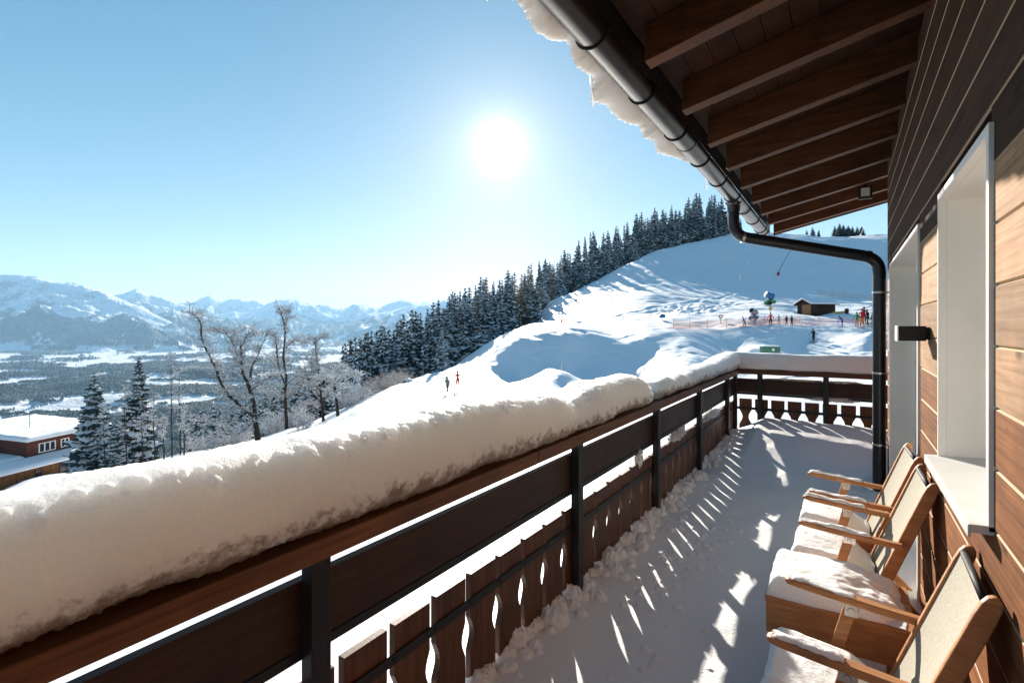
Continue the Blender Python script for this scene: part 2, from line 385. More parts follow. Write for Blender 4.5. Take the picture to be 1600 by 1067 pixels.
# work with z relative to a distance so that near and far points weigh alike
_w = np.linalg.solve(_A, np.concatenate([cp[:, 2] / cp[:, 1] ** .8, np.zeros(3)]))
def ground_z(px, D):
    px = np.asarray(px, float); D = np.asarray(D, float); sh = np.broadcast(px, D).shape
    Q = tps_xy(np.broadcast_to(px, sh).ravel(), np.broadcast_to(D, sh).ravel()); out = np.empty(len(Q))
    for a in range(0, len(Q), 20000):
        q = Q[a:a + 20000]
        out[a:a + 20000] = _phi(((q[:, None] - _X[None]) ** 2).sum(-1)) @ _w[:_n] + _w[_n] + q @ _w[_n + 1:]
    z = out.reshape(sh) * D ** .8
    u = (px - 800) / FPX * D
    amp = np.clip((D - 6) / 60, .05, 1.0)
    n = fbm(u / 9, D / 14, 3, 3) * .42 + fbm(u / 2.6 + D * .1, D / 4.5, 3, 9) * .12
    # wind-packed ripples on the hill and lumpy cut banks
    hill = np.clip((D - 75) / 25, 0, 1) * np.clip((px - 820) / 100, 0, 1)
    n = n + hill * (fbm(u / 22 + D * .04, D / 11, 3, 21) * .35)
    mog = np.exp(-((px - 1085) / 65) ** 2 - ((D - 100) / 9) ** 2)
    n = n + mog * (np.abs(fbm(u / 2.2, D / 3, 2, 31)) * .6)
    bank = np.exp(-((D - 58) / 6) ** 2) * np.clip((px - 780) / 100, 0, 1)
    n = n + bank * fbm(u / 2.2, D / 2.2, 3, 41) * .13
    # ski tracks and the beaten paths, pressed a hand's breadth into the snow
    tr = np.zeros(z.shape)
    for pts_, wd, dp in TRACKS:
        best = np.full(z.shape, 1e9)
        for (p0, d0), (p1, d1) in zip(pts_[:-1], pts_[1:]):
            ax, ay, bx, by = (p0 - 800) / FPX * d0, d0, (p1 - 800) / FPX * d1, d1
            q = np.clip(((u - ax) * (bx - ax) + (D - ay) * (by - ay)) / ((bx - ax) ** 2 + (by - ay) ** 2), 0, 1)
            best = np.minimum(best, (u - ax - q * (bx - ax)) ** 2 + (D - ay - q * (by - ay)) ** 2)
        tr = tr - dp * np.exp(-best / wd ** 2) + .45 * dp * np.exp(-(np.sqrt(best) - 1.7 * wd) ** 2 / (wd * .6) ** 2)
    # trampled ground where the ski school stands
    stamp = np.exp(-((D - 73) / 6) ** 2) * np.clip((px - 1130) / 40, 0, 1)
    return z + n * amp + tr + stamp * fbm(u * 1.1, D * .8, 3, 57) * .07
def G(px, D):
    z = float(ground_z(px, D)); return RT * ((px - 800) / FPX * D) + FW * D + Vector((0, 0, z))
def ground_hit(px, py, d0=30, d1=260):
    Ds = np.exp(np.linspace(math.log(d0), math.log(d1), 500)); z = ground_z(np.full(500, float(px)), Ds)
    s = 510 - z / Ds * FPX
    k = np.argmax(s <= py) if (s <= py).any() else int(np.argmin(s))
    return G(px, float(Ds[k])), float(Ds[k])
nu, nv = 760, 620
gpx = np.concatenate([np.linspace(-900, 450, 170, endpoint=False), np.linspace(450, 1420, 480, endpoint=False), np.linspace(1420, 2600, 110)])
gD = np.exp(np.concatenate([np.linspace(math.log(2.6), math.log(36), 120, endpoint=False), np.linspace(math.log(36), math.log(130), 330, endpoint=False), np.linspace(math.log(130), math.log(430), 170)]))
PX, DD = np.meshgrid(gpx, gD, indexing='ij')
zz = ground_z(PX, DD)
uu = (PX - 800) / FPX * DD
V = np.stack([RT.x * uu + FW.x * DD, RT.y * uu + FW.y * DD, zz], -1).reshape(-1, 3)
terrain = grid_obj('snow_slope', V, nu, nv, M['slope'])
tag(terrain, 'sunlit snowy hillside with soft banks and ski runs below the chalet', 'hillside', kind='structure')
# ------------------------------------------------------------------ valley and mountain chains, at their real distances
SKY = np.array([(-900, 440), (-500, 425), (-200, 436), (0, 430), (30, 429), (60, 432), (100, 440), (130, 447), (160, 458), (185, 463), (212, 470), (1600, 480), (2600, 480)])
L1 = np.array([(-900, 470), (-300, 452), (-60, 436), (0, 429), (30, 430), (60, 432), (100, 440), (130, 446), (160, 457), (185, 466), (215, 478), (260, 500), (320, 530), (400, 552), (2600, 560)])
L2 = np.array([(-900, 480), (60, 490), (130, 476), (170, 464), (192, 459), (212, 450.5), (222, 454), (235, 461), (260, 468), (300, 481), (350, 500), (420, 520), (500, 540), (2600, 550)])
L3 = np.array([(-900, 470), (200, 474), (240, 468), (280, 473), (305, 469), (328, 463), (349, 471), (370, 467), (391, 468), (415, 473), (435, 468), (454, 465.5), (475, 470), (496, 475.5), (515, 480),
               (529, 484), (540, 479), (550, 474), (565, 475), (592, 481), (612, 474), (628, 467.5), (640, 470), (655, 474), (664, 473), (700, 471), (760, 474), (900, 470), (2600, 468)])
L4 = np.array([(-900, 560), (380, 555), (450, 540), (500, 522), (540, 507), (590, 490), (640, 478), (700, 468), (900, 450), (2600, 440)])
ZV = -430.0
fpx = np.concatenate([np.linspace(-900, -40, 60, endpoint=False), np.linspace(-40, 860, 760, endpoint=False), np.linspace(860, 2600, 70)])
fD = np.exp(np.linspace(math.log(400), math.log(31000), 900))
PX, DD = np.meshgrid(fpx, fD, indexing='ij')
uu = (PX - 800) / FPX * DD
xk, yk = uu / 1000, DD / 1000
zz = np.full(PX.shape, ZV)
# the near wooded flank that drops into the valley
near = -195 - (DD - 420) * np.tan(R(14)) + fbm(xk * 3, yk * 3, 4, 5) * 40 * np.clip((DD - 420) / 600, 0, 1)
near = near - np.clip((PX - 700) / 300, 0, 1) * 60
zz = np.maximum(zz + fbm(xk * .9, yk * .9, 4, 8) * 18, near)
# low wooded hills on the valley floor
zz += np.clip(fbm(xk * .55 + 3, yk * .55, 3, 13), 0, 1) * 130 * np.exp(-((DD - 3600) / 1500) ** 2)
def chain(prof, Rc, Wf, seed, amp, p=1.25, sharp=1.0):
    jag = fbm(xk / (Rc / 26000), yk / (Rc / 15000), 5, seed + 3, .6) * 2.8
    top = (510 - (np.interp(PX, prof[:, 0], prof[:, 1]) + jag * sharp)) / FPX * Rc
    wob = fbm(xk / 2.5, yk / 2.5, 4, seed) * Wf * .16
    s = np.clip(1 - (Rc - DD + wob * np.clip((Rc - DD) / (Wf * .3), 0, 1)) / Wf, 0, 1.0)
    back = np.clip(1 - (DD - Rc) / (Wf * .7), 0, 1)
    s = np.where(DD > Rc, back, s)
    # spurs and gullies running down from the crest
    sp = ridged(xk / 1.5 + fbm(xk / 3, yk / 3, 2, seed + 7) * .6, yk / 3.4, 5, seed + 1) - 1.25
    top = top - (jag * sharp) / FPX * Rc * (s ** 6 - 1)
    z = ZV + (top - ZV) * s ** p
    return z + sp * amp * np.clip(s * 5, 0, 1) * np.clip((1 - s) * 7, .06, 1)
zz = np.maximum(zz, chain(L1, 12500, 4100, 50, 270))
zz = np.maximum(zz, chain(L2, 15500, 4900, 60, 290))
zz = np.maximum(zz, chain(L4, 17500, 5800, 80, 200, sharp=.4))
zz = np.maximum(zz, chain(L3, 23000, 6600, 70, 330, 1.15, 1.2))
# woods: patches on the floor, belts on the flanks up to a ragged tree line; their canopy stands above the snow
flr = np.clip((ZV + 120 - zz) / 60, 0, 1)
wf = fbm(xk * 1.25, yk * 1.05, 6, 101, .58) + np.interp(DD, [900, 2300, 4600, 5600, 7000, 9500, 14000], [.30, .36, .24, -.02, -.22, -.30, -.05])
w_floor = np.clip(wf / .05, 0, 1) * flr * (1 - np.clip((fbm(xk * 3.1, yk * 2.4, 4, 121) - .52) / .05, 0, 1))
line = 330 + fbm(xk * .5, yk * .5, 5, 131, .6) * 330
w_hi = np.clip((line - zz) / 70, 0, 1) * (1 - flr) * (1 - np.clip((fbm(xk * 1.5, yk * 1.0, 5, 141, .55) - .34) / .06, 0, 1))
w_hi = np.where(DD < 2300, np.maximum(w_hi, np.clip((fbm(xk * 6, yk * 6, 4, 151) + .35) / .1, 0, 1)), w_hi)
WOOD = np.clip(np.maximum(w_floor, w_hi), 0, 1)
zz = zz + WOOD * (12 + _rng.rand(*zz.shape) * np.clip(DD / 260, 5, 26) + fbm(xk * 7, yk * 7, 3, 161) * 8)
V = np.stack([RT.x * uu + FW.x * DD, RT.y * uu + FW.y * DD, zz], -1).reshape(-1, 3)
m = bpy.data.materials.new('alpine'); m.use_nodes = True; t = m.node_tree; b = t.nodes['Principled BSDF']; L = t.links.new
b.inputs['Roughness'].default_value = .85; b.inputs['Specular IOR Level'].default_value = .1
geo = t.nodes.new('ShaderNodeNewGeometry'); sep = t.nodes.new('ShaderNodeSeparateXYZ'); L(geo.outputs['Position'], sep.inputs[0])
sn = t.nodes.new('ShaderNodeSeparateXYZ'); L(geo.outputs['Normal'], sn.inputs[0])
def noise(scale, det=5, rough=.55, dist=0):
    mp = t.nodes.new('ShaderNodeMapping'); mp.inputs['Scale'].default_value = (scale, scale, scale * 1.0)
    L(geo.outputs['Position'], mp.inputs[0])
    n = t.nodes.new('ShaderNodeTexNoise'); n.inputs['Scale'].default_value = 1; n.inputs['Detail'].default_value = det
    n.inputs['Roughness'].default_value = rough; n.inputs['Distortion'].default_value = dist; L(mp.outputs[0], n.inputs['Vector']); return n.outputs['Fac']
def mth(op, a, c=None, cl=False):
    n = t.nodes.new('ShaderNodeMath'); n.operation = op; n.use_clamp = cl
    for i, v in enumerate((a, c)):
        if v is None: continue
        if isinstance(v, (int, float)): n.inputs[i].default_value = v
        else: L(v, n.inputs[i])
    return n.outputs[0]
def rng(v, a, c, lo=0., hi=1.):
    n = t.nodes.new('ShaderNodeMapRange'); n.inputs[1].default_value = a; n.inputs[2].default_value = c; n.inputs[3].default_value = lo; n.inputs[4].default_value = hi
    n.clamp = True; n.interpolation_type = 'SMOOTHSTEP'; L(v, n.inputs[0]); return n.outputs[0]
zed = sep.outputs[2]
att = t.nodes.new('ShaderNodeAttribute'); att.attribute_name = 'wood'
forest = rng(att.outputs['Fac'], .25, .75)
rock = mth('MULTIPLY', rng(sn.outputs[2], .86, .66), rng(noise(.004, 6, .7), .42, .58))
mix1 = t.nodes.new('ShaderNodeMix'); mix1.data_type = 'RGBA'; mix1.inputs[6].default_value = (.78, .80, .83, 1); mix1.inputs[7].default_value = (.16, .15, .15, 1)
L(rock, mix1.inputs['Factor'])
mix2 = t.nodes.new('ShaderNodeMix'); mix2.data_type = 'RGBA'; L(mix1.outputs[2], mix2.inputs[6])
fr = t.nodes.new('ShaderNodeValToRGB'); fr.color_ramp.elements[0].color = (.006, .018, .020, 1); fr.color_ramp.elements[1].color = (.085, .12, .13, 1)
fr.color_ramp.elements[0].position = .46; fr.color_ramp.elements[1].position = .68
L(noise(.006, 5, .75), fr.inputs[0]); L(fr.outputs[0], mix2.inputs[7]); L(forest, mix2.inputs['Factor'])
L(mix2.outputs[2], b.inputs['Base Color'])
bp = t.nodes.new('ShaderNodeBump'); bp.inputs['Distance'].default_value = 95; bp.inputs['Strength'].default_value = .8
L(noise(.006, 8, .65), bp.inputs['Height']); L(bp.outputs[0], b.inputs['Normal'])
far = grid_obj('mountains', V, len(fpx), len(fD), m)
wa = far.data.attributes.new('wood', 'FLOAT', 'POINT'); wa.data.foreach_set('value', WOOD.astype(np.float32).ravel())
tag(far, 'snow-covered mountain chains beyond a wide valley with woods and white fields', 'mountains', kind='structure')
# ------------------------------------------------------------------ the air
hz = MB(); hz.box(-34000, 34000, -34000, 34000, -520, 2100)
hm = bpy.data.materials.new('haze'); hm.use_nodes = True; ht = hm.node_tree; ht.nodes.remove(ht.nodes['Principled BSDF'])
pv = ht.nodes.new('ShaderNodeVolumePrincipled'); pv.inputs['Color'].default_value = (.42, .70, .97, 1)
pv.inputs['Density'].default_value = 3.6e-5; pv.inputs['Anisotropy'].default_value = .1
ht.links.new(pv.outputs[0], ht.nodes['Material Output'].inputs['Volume'])
HAZE = hz.build('haze', hm); tag(HAZE, 'pale blue winter haze filling the valley air', 'haze', kind='stuff')
HAZE.display_type = 'WIRE'

# ------------------------------------------------------------------ the chalet: board wall, openings, eaves, gutter
YR_ = 9.16
WX = .40                      # face of the board wall
YE = 7.27                     # end of the wall and of the balcony
z00_, bh_ = -.259, .1953
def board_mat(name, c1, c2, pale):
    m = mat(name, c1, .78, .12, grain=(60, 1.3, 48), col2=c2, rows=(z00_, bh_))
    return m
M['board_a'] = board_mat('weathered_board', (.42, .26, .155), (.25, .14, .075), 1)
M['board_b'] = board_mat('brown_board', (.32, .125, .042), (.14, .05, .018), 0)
M['board_d'] = board_mat('shaded_board', (.085, .045, .025), (.036, .018, .010), 0)  # darker copy of the wall boards: shade of the eaves painted in
M['board_edge'] = mat('lit_board_edge', (.50, .36, .23), .7, .2)  # pale tone paints the sun and sky light caught on the chamfers
M['inner'] = mat('groove_dark', (.05, .03, .02), .9, .1)
CH = thing('chalet', 'timber chalet with dark board wall, white window reveals and deep rafter eaves', 'chalet', (WX, 3, -1.75))
body = MB(); body.box(WX + .30, 6.5, -3.0, YE - .02, -6.5, 1.72)
part('wall_core', body, M['inner'], CH)
OPEN = [('window', 2.27, 3.32, -.640, .62), ('door', 4.24, 6.75, -1.80, .62)]
bh = .1953; z00 = -.259
rows = {}
rng = random.Random(3)
def board(mb, y0, y1, z0, z1):
    """one board with an eased top and bottom edge: slot 0 the face, slot 1 the eased edge, paled as if catching light"""
    c = .006
    prof = [(WX, z0 + c), (WX, z1 - c), (WX + c * 1.4, z1 - .001), (WX + .03, z1 - .001), (WX + .03, z0 + .001), (WX + c * 1.4, z0 + .001)]
    n = 6
    vs = [(x, y0, z) for x, z in prof] + [(x, y1, z) for x, z in prof]
    for i in range(n):
        j = (i + 1) % n
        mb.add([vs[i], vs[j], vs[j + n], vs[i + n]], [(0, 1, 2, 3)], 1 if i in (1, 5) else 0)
    mb.add(vs[:n], [tuple(range(n))], 0); mb.add(vs[n:], [tuple(range(n))], 0)
zones = {}
for k in range(-32, 11):
    z0 = z00 + k * bh; z1 = z0 + bh
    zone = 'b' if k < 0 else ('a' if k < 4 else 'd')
    spans = [(-3.0, YE)]
    for nm, a, c, lo, hi in OPEN:
        a2, c2 = a - .0, c + .0
        if z1 > lo + .02 and z0 < hi - .02:
            ns = []
            for s, e in spans:
                if c2 <= s or a2 >= e: ns.append((s, e))
                else:
                    if a2 > s: ns.append((s, a2))
                    if c2 < e: ns.append((c2, e))
            spans = ns
    off = rng.random()
    for s, e in spans:
        # butt joints now and then along a row
        cuts = [s] + [y for y in (off * 3 - 2.6, off * 3 + .9, off * 3 + 4.3) if s + .3 < y < e - .3] + [e]
        for i in range(len(cuts) - 1):
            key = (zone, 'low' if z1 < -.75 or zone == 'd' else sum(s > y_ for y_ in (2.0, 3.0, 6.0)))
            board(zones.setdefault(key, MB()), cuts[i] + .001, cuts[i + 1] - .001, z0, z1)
LABZ = {'a': 'pale weathered boards lit by the sun', 'b': 'warm brown lower boards', 'd': 'boards under the eaves with the eave shade put into their colour'}
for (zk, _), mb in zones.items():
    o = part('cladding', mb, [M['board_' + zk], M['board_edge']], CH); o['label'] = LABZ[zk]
# end return of the wall: narrow corner board
mb = MB(); mb.box(WX + .031, 6.5, YE - .019, YE, -6.4, 1.70); part('gable_wall', mb, M['board_b'], CH)
for nm, y0, y1, z0, z1 in OPEN:
    dp = .26
    cas = MB()
    # casing round the opening, standing 12 mm proud of the boards
    cw = .035
    cas.box(WX - .014, WX + .02, y0 - cw, y0, z0 - (.0 if nm == 'door' else .02), z1 + cw)
    cas.box(WX - .014, WX + .02, y1, y1 + cw * .5, z0 - (.0 if nm == 'door' else .02), z1 + cw)
    cas.box(WX - .014, WX + .02, y0, y1, z1, z1 + cw)
    fr = part(nm + '_frame', cas, M['trim'], CH, bevel=.002)
    rv = MB()
    rv.box(WX + .02, WX + dp, y0 - .018, y0, z0, z1); rv.box(WX + .02, WX + dp, y1, y1 + .018, z0, z1)
    rv.box(WX + .02, WX + dp, y0 - .018, y1 + .018, z1, z1 + .018)
    o = part('reveal', rv, M['trim'], fr)
    ss = MB()
    for a, c in ((y0, (y0 + y1) / 2), ((y0 + y1) / 2, y1)):
        ss.box(WX + dp - .06, WX + dp - .01, a, a + .07, z0, z1); ss.box(WX + dp - .06, WX + dp - .01, c - .07, c, z0, z1)
        ss.box(WX + dp - .06, WX + dp - .01, a + .07, c - .07, z1 - .08, z1); ss.box(WX + dp - .06, WX + dp - .01, a + .07, c - .07, z0, z0 + .09)
    wnd = part(nm, ss, M['trim'], CH)
    gl = MB(); gl.box(WX + dp - .04, WX + dp - .03, y0 + .07, y1 - .07, z0 + .09, z1 - .08); part('pane', gl, M['glass'], wnd)
    if nm == 'window':
        sl_ = MB(); sl_.prism([(WX - .062, y0 - .035, z0 - .03), (WX - .062, y0 - .035, z0 - .004), (WX + .25, y0 - .035, z0 + .016), (WX + .25, y0 - .035, z0 - .03)], (0, y1 - y0 + .06, 0))
        sl_.box(WX - .065, WX - .057, y0 - .037, y1 + .027, z0 - .046, z0 - .0045)
        part('sill', sl_, M['sill'], CH, bevel=.003)
# eaves: the roof falls towards the balcony rail
RS = .228                     # slope
def zr(x): return 1.455 + RS * (x + .92)        # underside of the rafters
Y0R, Y1R = -2.0, 9.14
NR = [2.86 + .775 * k for k in range(-6, 9)]
ns_ = Vector((-RS, 0, 1)).normalized()
for k, y in enumerate(NR):
    mb = MB(); w = .052; h = .20
    xa, xb = -.93, .9
    # rafter tail cut plumb
    mb.prism([(xa, y - w, zr(xa)), (xb, y - w, zr(xb)), (xb, y - w, zr(xb) + h), (xa, y - w, zr(xa) + h)], (0, 2 * w, 0))
    part('rafter', mb, M['rafter'], CH, bevel=.004)
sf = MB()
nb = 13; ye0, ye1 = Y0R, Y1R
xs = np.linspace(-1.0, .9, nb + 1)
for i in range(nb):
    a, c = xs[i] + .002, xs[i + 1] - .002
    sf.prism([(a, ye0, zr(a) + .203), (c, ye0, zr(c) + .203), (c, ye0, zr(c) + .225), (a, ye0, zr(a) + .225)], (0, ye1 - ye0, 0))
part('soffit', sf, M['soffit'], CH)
rf = MB(); rf.prism([(-1.005, ye0, zr(-1.005) + .228), (6.0, ye0, zr(6) + .228), (6.0, ye0, zr(6) + .27), (-1.005, ye0, zr(-1.005) + .27)], (0, ye1 - ye0 + .03, 0))
part('roof', rf, M['black'], CH)
bb = MB(); bb.prism([(-.96, Y1R + .032, zr(-.96) - .01), (6, Y1R + .032, zr(6) - .01), (6, Y1R + .032, zr(6) + .20), (-.96, Y1R + .032, zr(-.96) + .20)], (0, .028, 0))
part('barge_board', bb, M['rafter'], CH)
fl = MB(); fl.box(-1.012, -1.006, ye0, ye1, 1.515, zr(-1.0) + .228); part('eave_sun_stop', fl, M['pipe'], CH)  # added strip, keeps sun from leaking over the gutter onto the wall
# gutter: half-round, closed ends, hung on a bracket at each rafter
GXc, GZc, GR = -1.085, 1.495, .083
gv = []; ngut = 40; na = 15
gm = MB()
for rr in (GR, GR - .004):
    pass
ys = [Y0R, YE + 1.86]
vs = []; fs = []
for y in ys:
    for rr in (GR, GR - .004):
        for k in range(na):
            a = math.pi + math.pi * k / (na - 1)
            vs.append((GXc + rr * math.cos(a), y, GZc + rr * math.sin(a)))
def gi(i, j, k): return i * 2 * na + j * na + k
for k in range(na - 1):
    fs.append((gi(0, 0, k), gi(0, 0, k + 1), gi(1, 0, k + 1), gi(1, 0, k))); fs.append((gi(0, 1, k), gi(1, 1, k), gi(1, 1, k + 1), gi(0, 1, k + 1)))
    for i in (0, 1): fs.append((gi(i, 0, k), gi(i, 0, k + 1), gi(i, 1, k + 1), gi(i, 1, k)))
for k in (0, na - 1): fs.append((gi(0, 0, k), gi(1, 0, k), gi(1, 1, k), gi(0, 1, k)))
gm.add(vs, fs)
# rolled front bead
gm.tube([(GXc - GR - .004, Y0R, GZc + .004), (GXc - GR - .004, YE + 1.86, GZc + .004)], .009, 8)
GU = part('gutter', gm, M['gutter'], CH, smooth=True)
GU.modifiers.new('es', 'EDGE_SPLIT').split_angle = R(50)
cap = MB(); cap.prism([(GXc + GR * 1.01 * math.cos(math.pi + math.pi * k / 12), YE + 1.862, GZc + GR * 1.01 * math.sin(math.pi + math.pi * k / 12)) for k in range(13)], (0, .006, 0))
part('end_cap', cap, M['gutter'], GU)
for y in [v + .36 for v in NR[:-1]] + [8.9]:
    mb = MB()
    mb.tube([(GXc + (GR + .004) * math.cos(a), y, GZc + (GR + .004) * math.sin(a)) for a in np.linspace(math.pi * .97, 2 * math.pi * 1.0, 15)], .0075, 6)
    part('bracket', mb, M['black'], GU)
for y in (1.55, 4.3, 7.0):
    mb = MB()
    mb.lathe((GXc, y, GZc), (0, 1, 0), [(0, GR - .001), (0, GR + .004), (.03, GR + .004), (.03, GR - .001)], 28)
    mb.v = [(x, yy, min(z, GZc)) for x, yy, z in mb.v]
    part('joint_band', mb, M['pipe'], GU)
# downpipe: outlet under the gutter, swan neck back to the wall, straight fall to the deck
r = .062
PY0 = 6.42; PXW, PYW = .31, 6.98
path = [Vector(p) for p in [(GXc, PY0, GZc - GR + .02), (GXc, PY0, 1.19)]]
def arc(a, b, c, n=7, rad=.16):
    a, b, c = map(Vector, (a, b, c)); p = b + (a - b).normalized() * rad; q = b + (c - b).normalized() * rad
    return [p * (1 - t) ** 2 + b * 2 * t * (1 - t) + q * t * t for t in np.linspace(0, 1, n)]
e1 = Vector((GXc, PY0, 1.04)); e2 = Vector((PXW, PYW, .745)); e3 = Vector((PXW, PYW, -1.85))
path = [Vector((GXc, PY0, GZc - GR + .015))] + arc(path[0], e1, e2) + arc(e1, e2, e3) + [e3]
mb = MB(); mb.tube(path, r, 18)
DP = part('downpipe', mb, M['pipe'], CH, smooth=True); DP.modifiers.new('es', 'EDGE_SPLIT').split_angle = R(50)
mb = MB(); mb.lathe((GXc, PY0, GZc - GR - .10), (0, 0, 1), [(0, r + .006), (.07, r + .010), (.105, r + .035)], 18); part('outlet', mb, M['gutter'], DP)
for q in (.07, .93):
    d = (e2 - e1); p = e1 + d * q; mb = MB(); mb.lathe(p - d.normalized() * .014, d, [(0, r + .004), (.028, r + .004)], 18); part('clamp', mb, M['bracket' if q < .5 else 'pipe'], DP)
for zc in (.36, -.52, -1.3):
    mb = MB(); mb.lathe((PXW, PYW, zc), (0, 0, 1), [(0, r + .005), (.02, r + .005)], 18); mb.box(PXW + r, WX - .001, PYW - .012, PYW + .012, zc, zc + .018); part('clamp', mb, M['bracket'], DP)
# the balcony deck, which turns the corner with the railing
mb = MB()
for i in range(21): mb.box(-1.66 + i * .17, -1.66 + i * .17 + .164, (-2.2 if i < 12 else YE + .01), YR_ + .16, -1.91, -1.86)
part('deck', mb, M['plank'], CH)
for y in (-1.5, .9, 3.3, 5.7, 8.1):
    mb = MB(); mb.box(-1.66, WX + .2, y, y + .14, -2.1, -1.912); part('deck_beam', mb, M['plank'], CH)
# wall lamp: black box, up and down light, between window and door
WL = thing('wall_lamp', 'black box-shaped wall lamp on the boards between the white window and the door', 'wall lamp', (WX, 3.78, -.04))
mb = MB(); mb.box(WX - .02, WX - .001, 3.73, 3.83, -.075, -.005); part('back_plate', mb, M['black'], WL)
mb = MB(); mb.box(WX - .145, WX - .02, 3.70, 3.86, -.082, .002); part('housing', mb, M['black'], WL, bevel=.003)
mb = MB(); mb.box(WX - .152, WX - .146, 3.698, 3.862, -.084, .004); part('front_panel', mb, M['lampwhite'], WL)
# flood light under the eaves
FL = thing('eaves_spotlight', 'small square floodlight hung under the rafters near the far end of the eaves', 'floodlight', (.20, 7.62, zr(.2)))
mb = MB(); mb.box(.14, .26, 7.58, 7.60, zr(.2) - .16, zr(.2) - .03); mb.box(.13, .27, 7.60, 7.66, zr(.2) - .17, zr(.2) - .02); part('housing', mb, M['black'], FL, bevel=.004)
mb = MB(); mb.box(.155, .245, 7.574, 7.579, zr(.2) - .145, zr(.2) - .045); part('lens', mb, M['lampwhite'], FL)
mb = MB(); mb.box(.185, .215, 7.62, 7.64, zr(.2) - .02, zr(.22) + .205); part('bracket', mb, M['black'], FL)

# ------------------------------------------------------------------ snow on the roof edge, hanging over the gutter
def lumpy(name, st, prof, mat_, label, cat, amp, fine, seed, kind=None, tipfn=None, bumps=None):
    """closed section prof(s)->list of (a,b) pushed along stations st (list of (P, A, B) frames), roughened"""
    ns, npf = len(st), len(prof(0, st[0]))
    V = np.zeros((ns, npf, 3)); N = np.zeros((ns, npf, 3))
    for i, s in enumerate(st):
        pr = prof(i, s)
        for j, (a, b_) in enumerate(pr): V[i, j] = s[0] + s[1] * a + s[2] * b_
    # outward direction from the section's middle
    c = V.mean(1, keepdims=True); N = V - c; N /= np.maximum(np.linalg.norm(N, axis=2, keepdims=True), 1e-6)
    arc_ = np.cumsum(np.concatenate([np.zeros((ns, 1)), np.linalg.norm(np.diff(V, axis=1), axis=2)], 1), 1)
    al = np.cumsum(np.concatenate([[0], np.linalg.norm(np.diff(c[:, 0], axis=0), axis=1)]))[:, None]
    n = np.zeros((ns, npf))
    # periodic-safe: use 3 planar slices of position
    n = amp * (fbm(V[..., 1] * 1.7, V[..., 0] * 2.2 + V[..., 2] * 2.6, 3, seed) +
               (.34 if tipfn else .35) * fbm(V[..., 1] * 6, V[..., 2] * 8 + V[..., 0] * 7, 3, seed + 5))
    wt = np.ones((ns, npf)) if tipfn is None else tipfn(V)
    n = n + fine * wt * (np.abs(fbm(V[..., 1] * 24, V[..., 2] * 26 + V[..., 0] * 20, 3, seed + 9, .6)) * 1.0)
    V = V + N * n[..., None]
    if bumps:
        # round crumbs stuck on the crust: (x, y, z, radius)
        dsp = np.zeros((ns, npf)); ys0 = V[:, :, 1].mean(1) if np.ptp(V[:, :, 1]) > np.ptp(V[:, :, 0]) else None
        for bx_, by_, bz_, br in bumps:
            sel = np.where(np.abs(ys0 - by_) < br)[0]
            if not len(sel): continue
            sl_ = slice(sel[0], sel[-1] + 1); d2 = (V[sl_, :, 0] - bx_) ** 2 + (V[sl_, :, 1] - by_) ** 2 + (V[sl_, :, 2] - bz_) ** 2
            dsp[sl_] = np.maximum(dsp[sl_], np.sqrt(np.maximum(0, br * br - d2)) * .8)
        V = V + N * dsp[..., None]
    o = grid_obj(name, V.reshape(-1, 3), ns, npf, mat_, closed_v=True)
    me = o.data; bm = bmesh.new(); bm.from_mesh(me); bm.verts.ensure_lookup_table()
    for i in (0, ns - 1): bm.faces.new([bm.verts[i * npf + j] for j in range(npf)])
    bmesh.ops.recalc_face_normals(bm, faces=bm.faces); bm.to_mesh(me); bm.free()
    return tag(o, label, cat, None, kind)
def edge_x(y):      # outer lip of the roof snow
    return -1.27 - .05 * math.sin(y * 2.3) - .035 * math.sin(y * 6.1 + 1) - .02 * math.sin(y * 15)
ny = 640
stt = []
for y in np.linspace(-2.0, 5.05, ny):
    stt.append((np.array((0, y, 0)), np.array((1., 0, 0)), np.array((0, 0, 1.))))
def roof_prof(i, s):
    y = s[0][1]; e = edge_x(y)
    f = min(1, max(.02, (5.06 - y) / .5)) ** .5; e = -1.0 + (e + 1.0) * f
    lip = .035 + .02 * (math.sin(y * 11) * math.sin(y * 4.3)) + .02 * float(perlin(y * 9, .3, 4)) + .010 * float(perlin(y * 40, .7, 5))
    zb = zr(-1.0) + .275
    pts = [(-.2, zb + RS * .8), (-.7, zb + RS * .3), (-1.0, zb)]
    low = 1.50 - .03 * f + (1 - f) * .1
    for t in np.linspace(0, 1, 12): pts.append((-1.02 + (e + 1.02) * t, zb - (zb - low) * (1 - (1 - t) ** 2.2) - lip * t * t * .8))
    top = zb + .30
    for t in np.linspace(.12, 1, 10):
        a = t * math.pi / 2
        pts.append((e - .025 * math.sin(2 * a) + (.12) * (1 - math.cos(a)), low - lip * .8 * (1 - t) + (top - low) * math.sin(a)))
    pts += [(-.7, top + RS * .4), (-.2, top + RS * .85)]
    return pts
ROOFSNOW = lumpy('roof_snow', stt, roof_prof, M['eave_snow'], 'thick slab of snow sliding over the gutter at the roof edge', 'snow', .016, .014, 61, 'stuff')
def tail_prof(i, s):
    y = s[0][1]; k = (y - 5.35) / 1.2
    e = -1.19 - .02 * math.sin(y * 9) - .015 * math.sin(y * 21); zb = zr(-1.0) + .275
    h = max(.02, .13 * math.sin(min(1, max(0, (y - 5.3) / 1.35)) * math.pi) ** .6)
    return [(-.6, zb + .12), (-1.0, zb + .004), (-1.1, zb - .05), (e + .03, zb - .10), (e, zb - .06), (e + .01, zb + .03), (-1.08, zb + h * .6), (-1.0, zb + h), (-.6, zb + .1 + h)]
stt2 = [(np.array((0, y, 0)), np.array((1., 0, 0)), np.array((0, 0, 1.))) for y in np.linspace(5.30, 6.65, 160)]
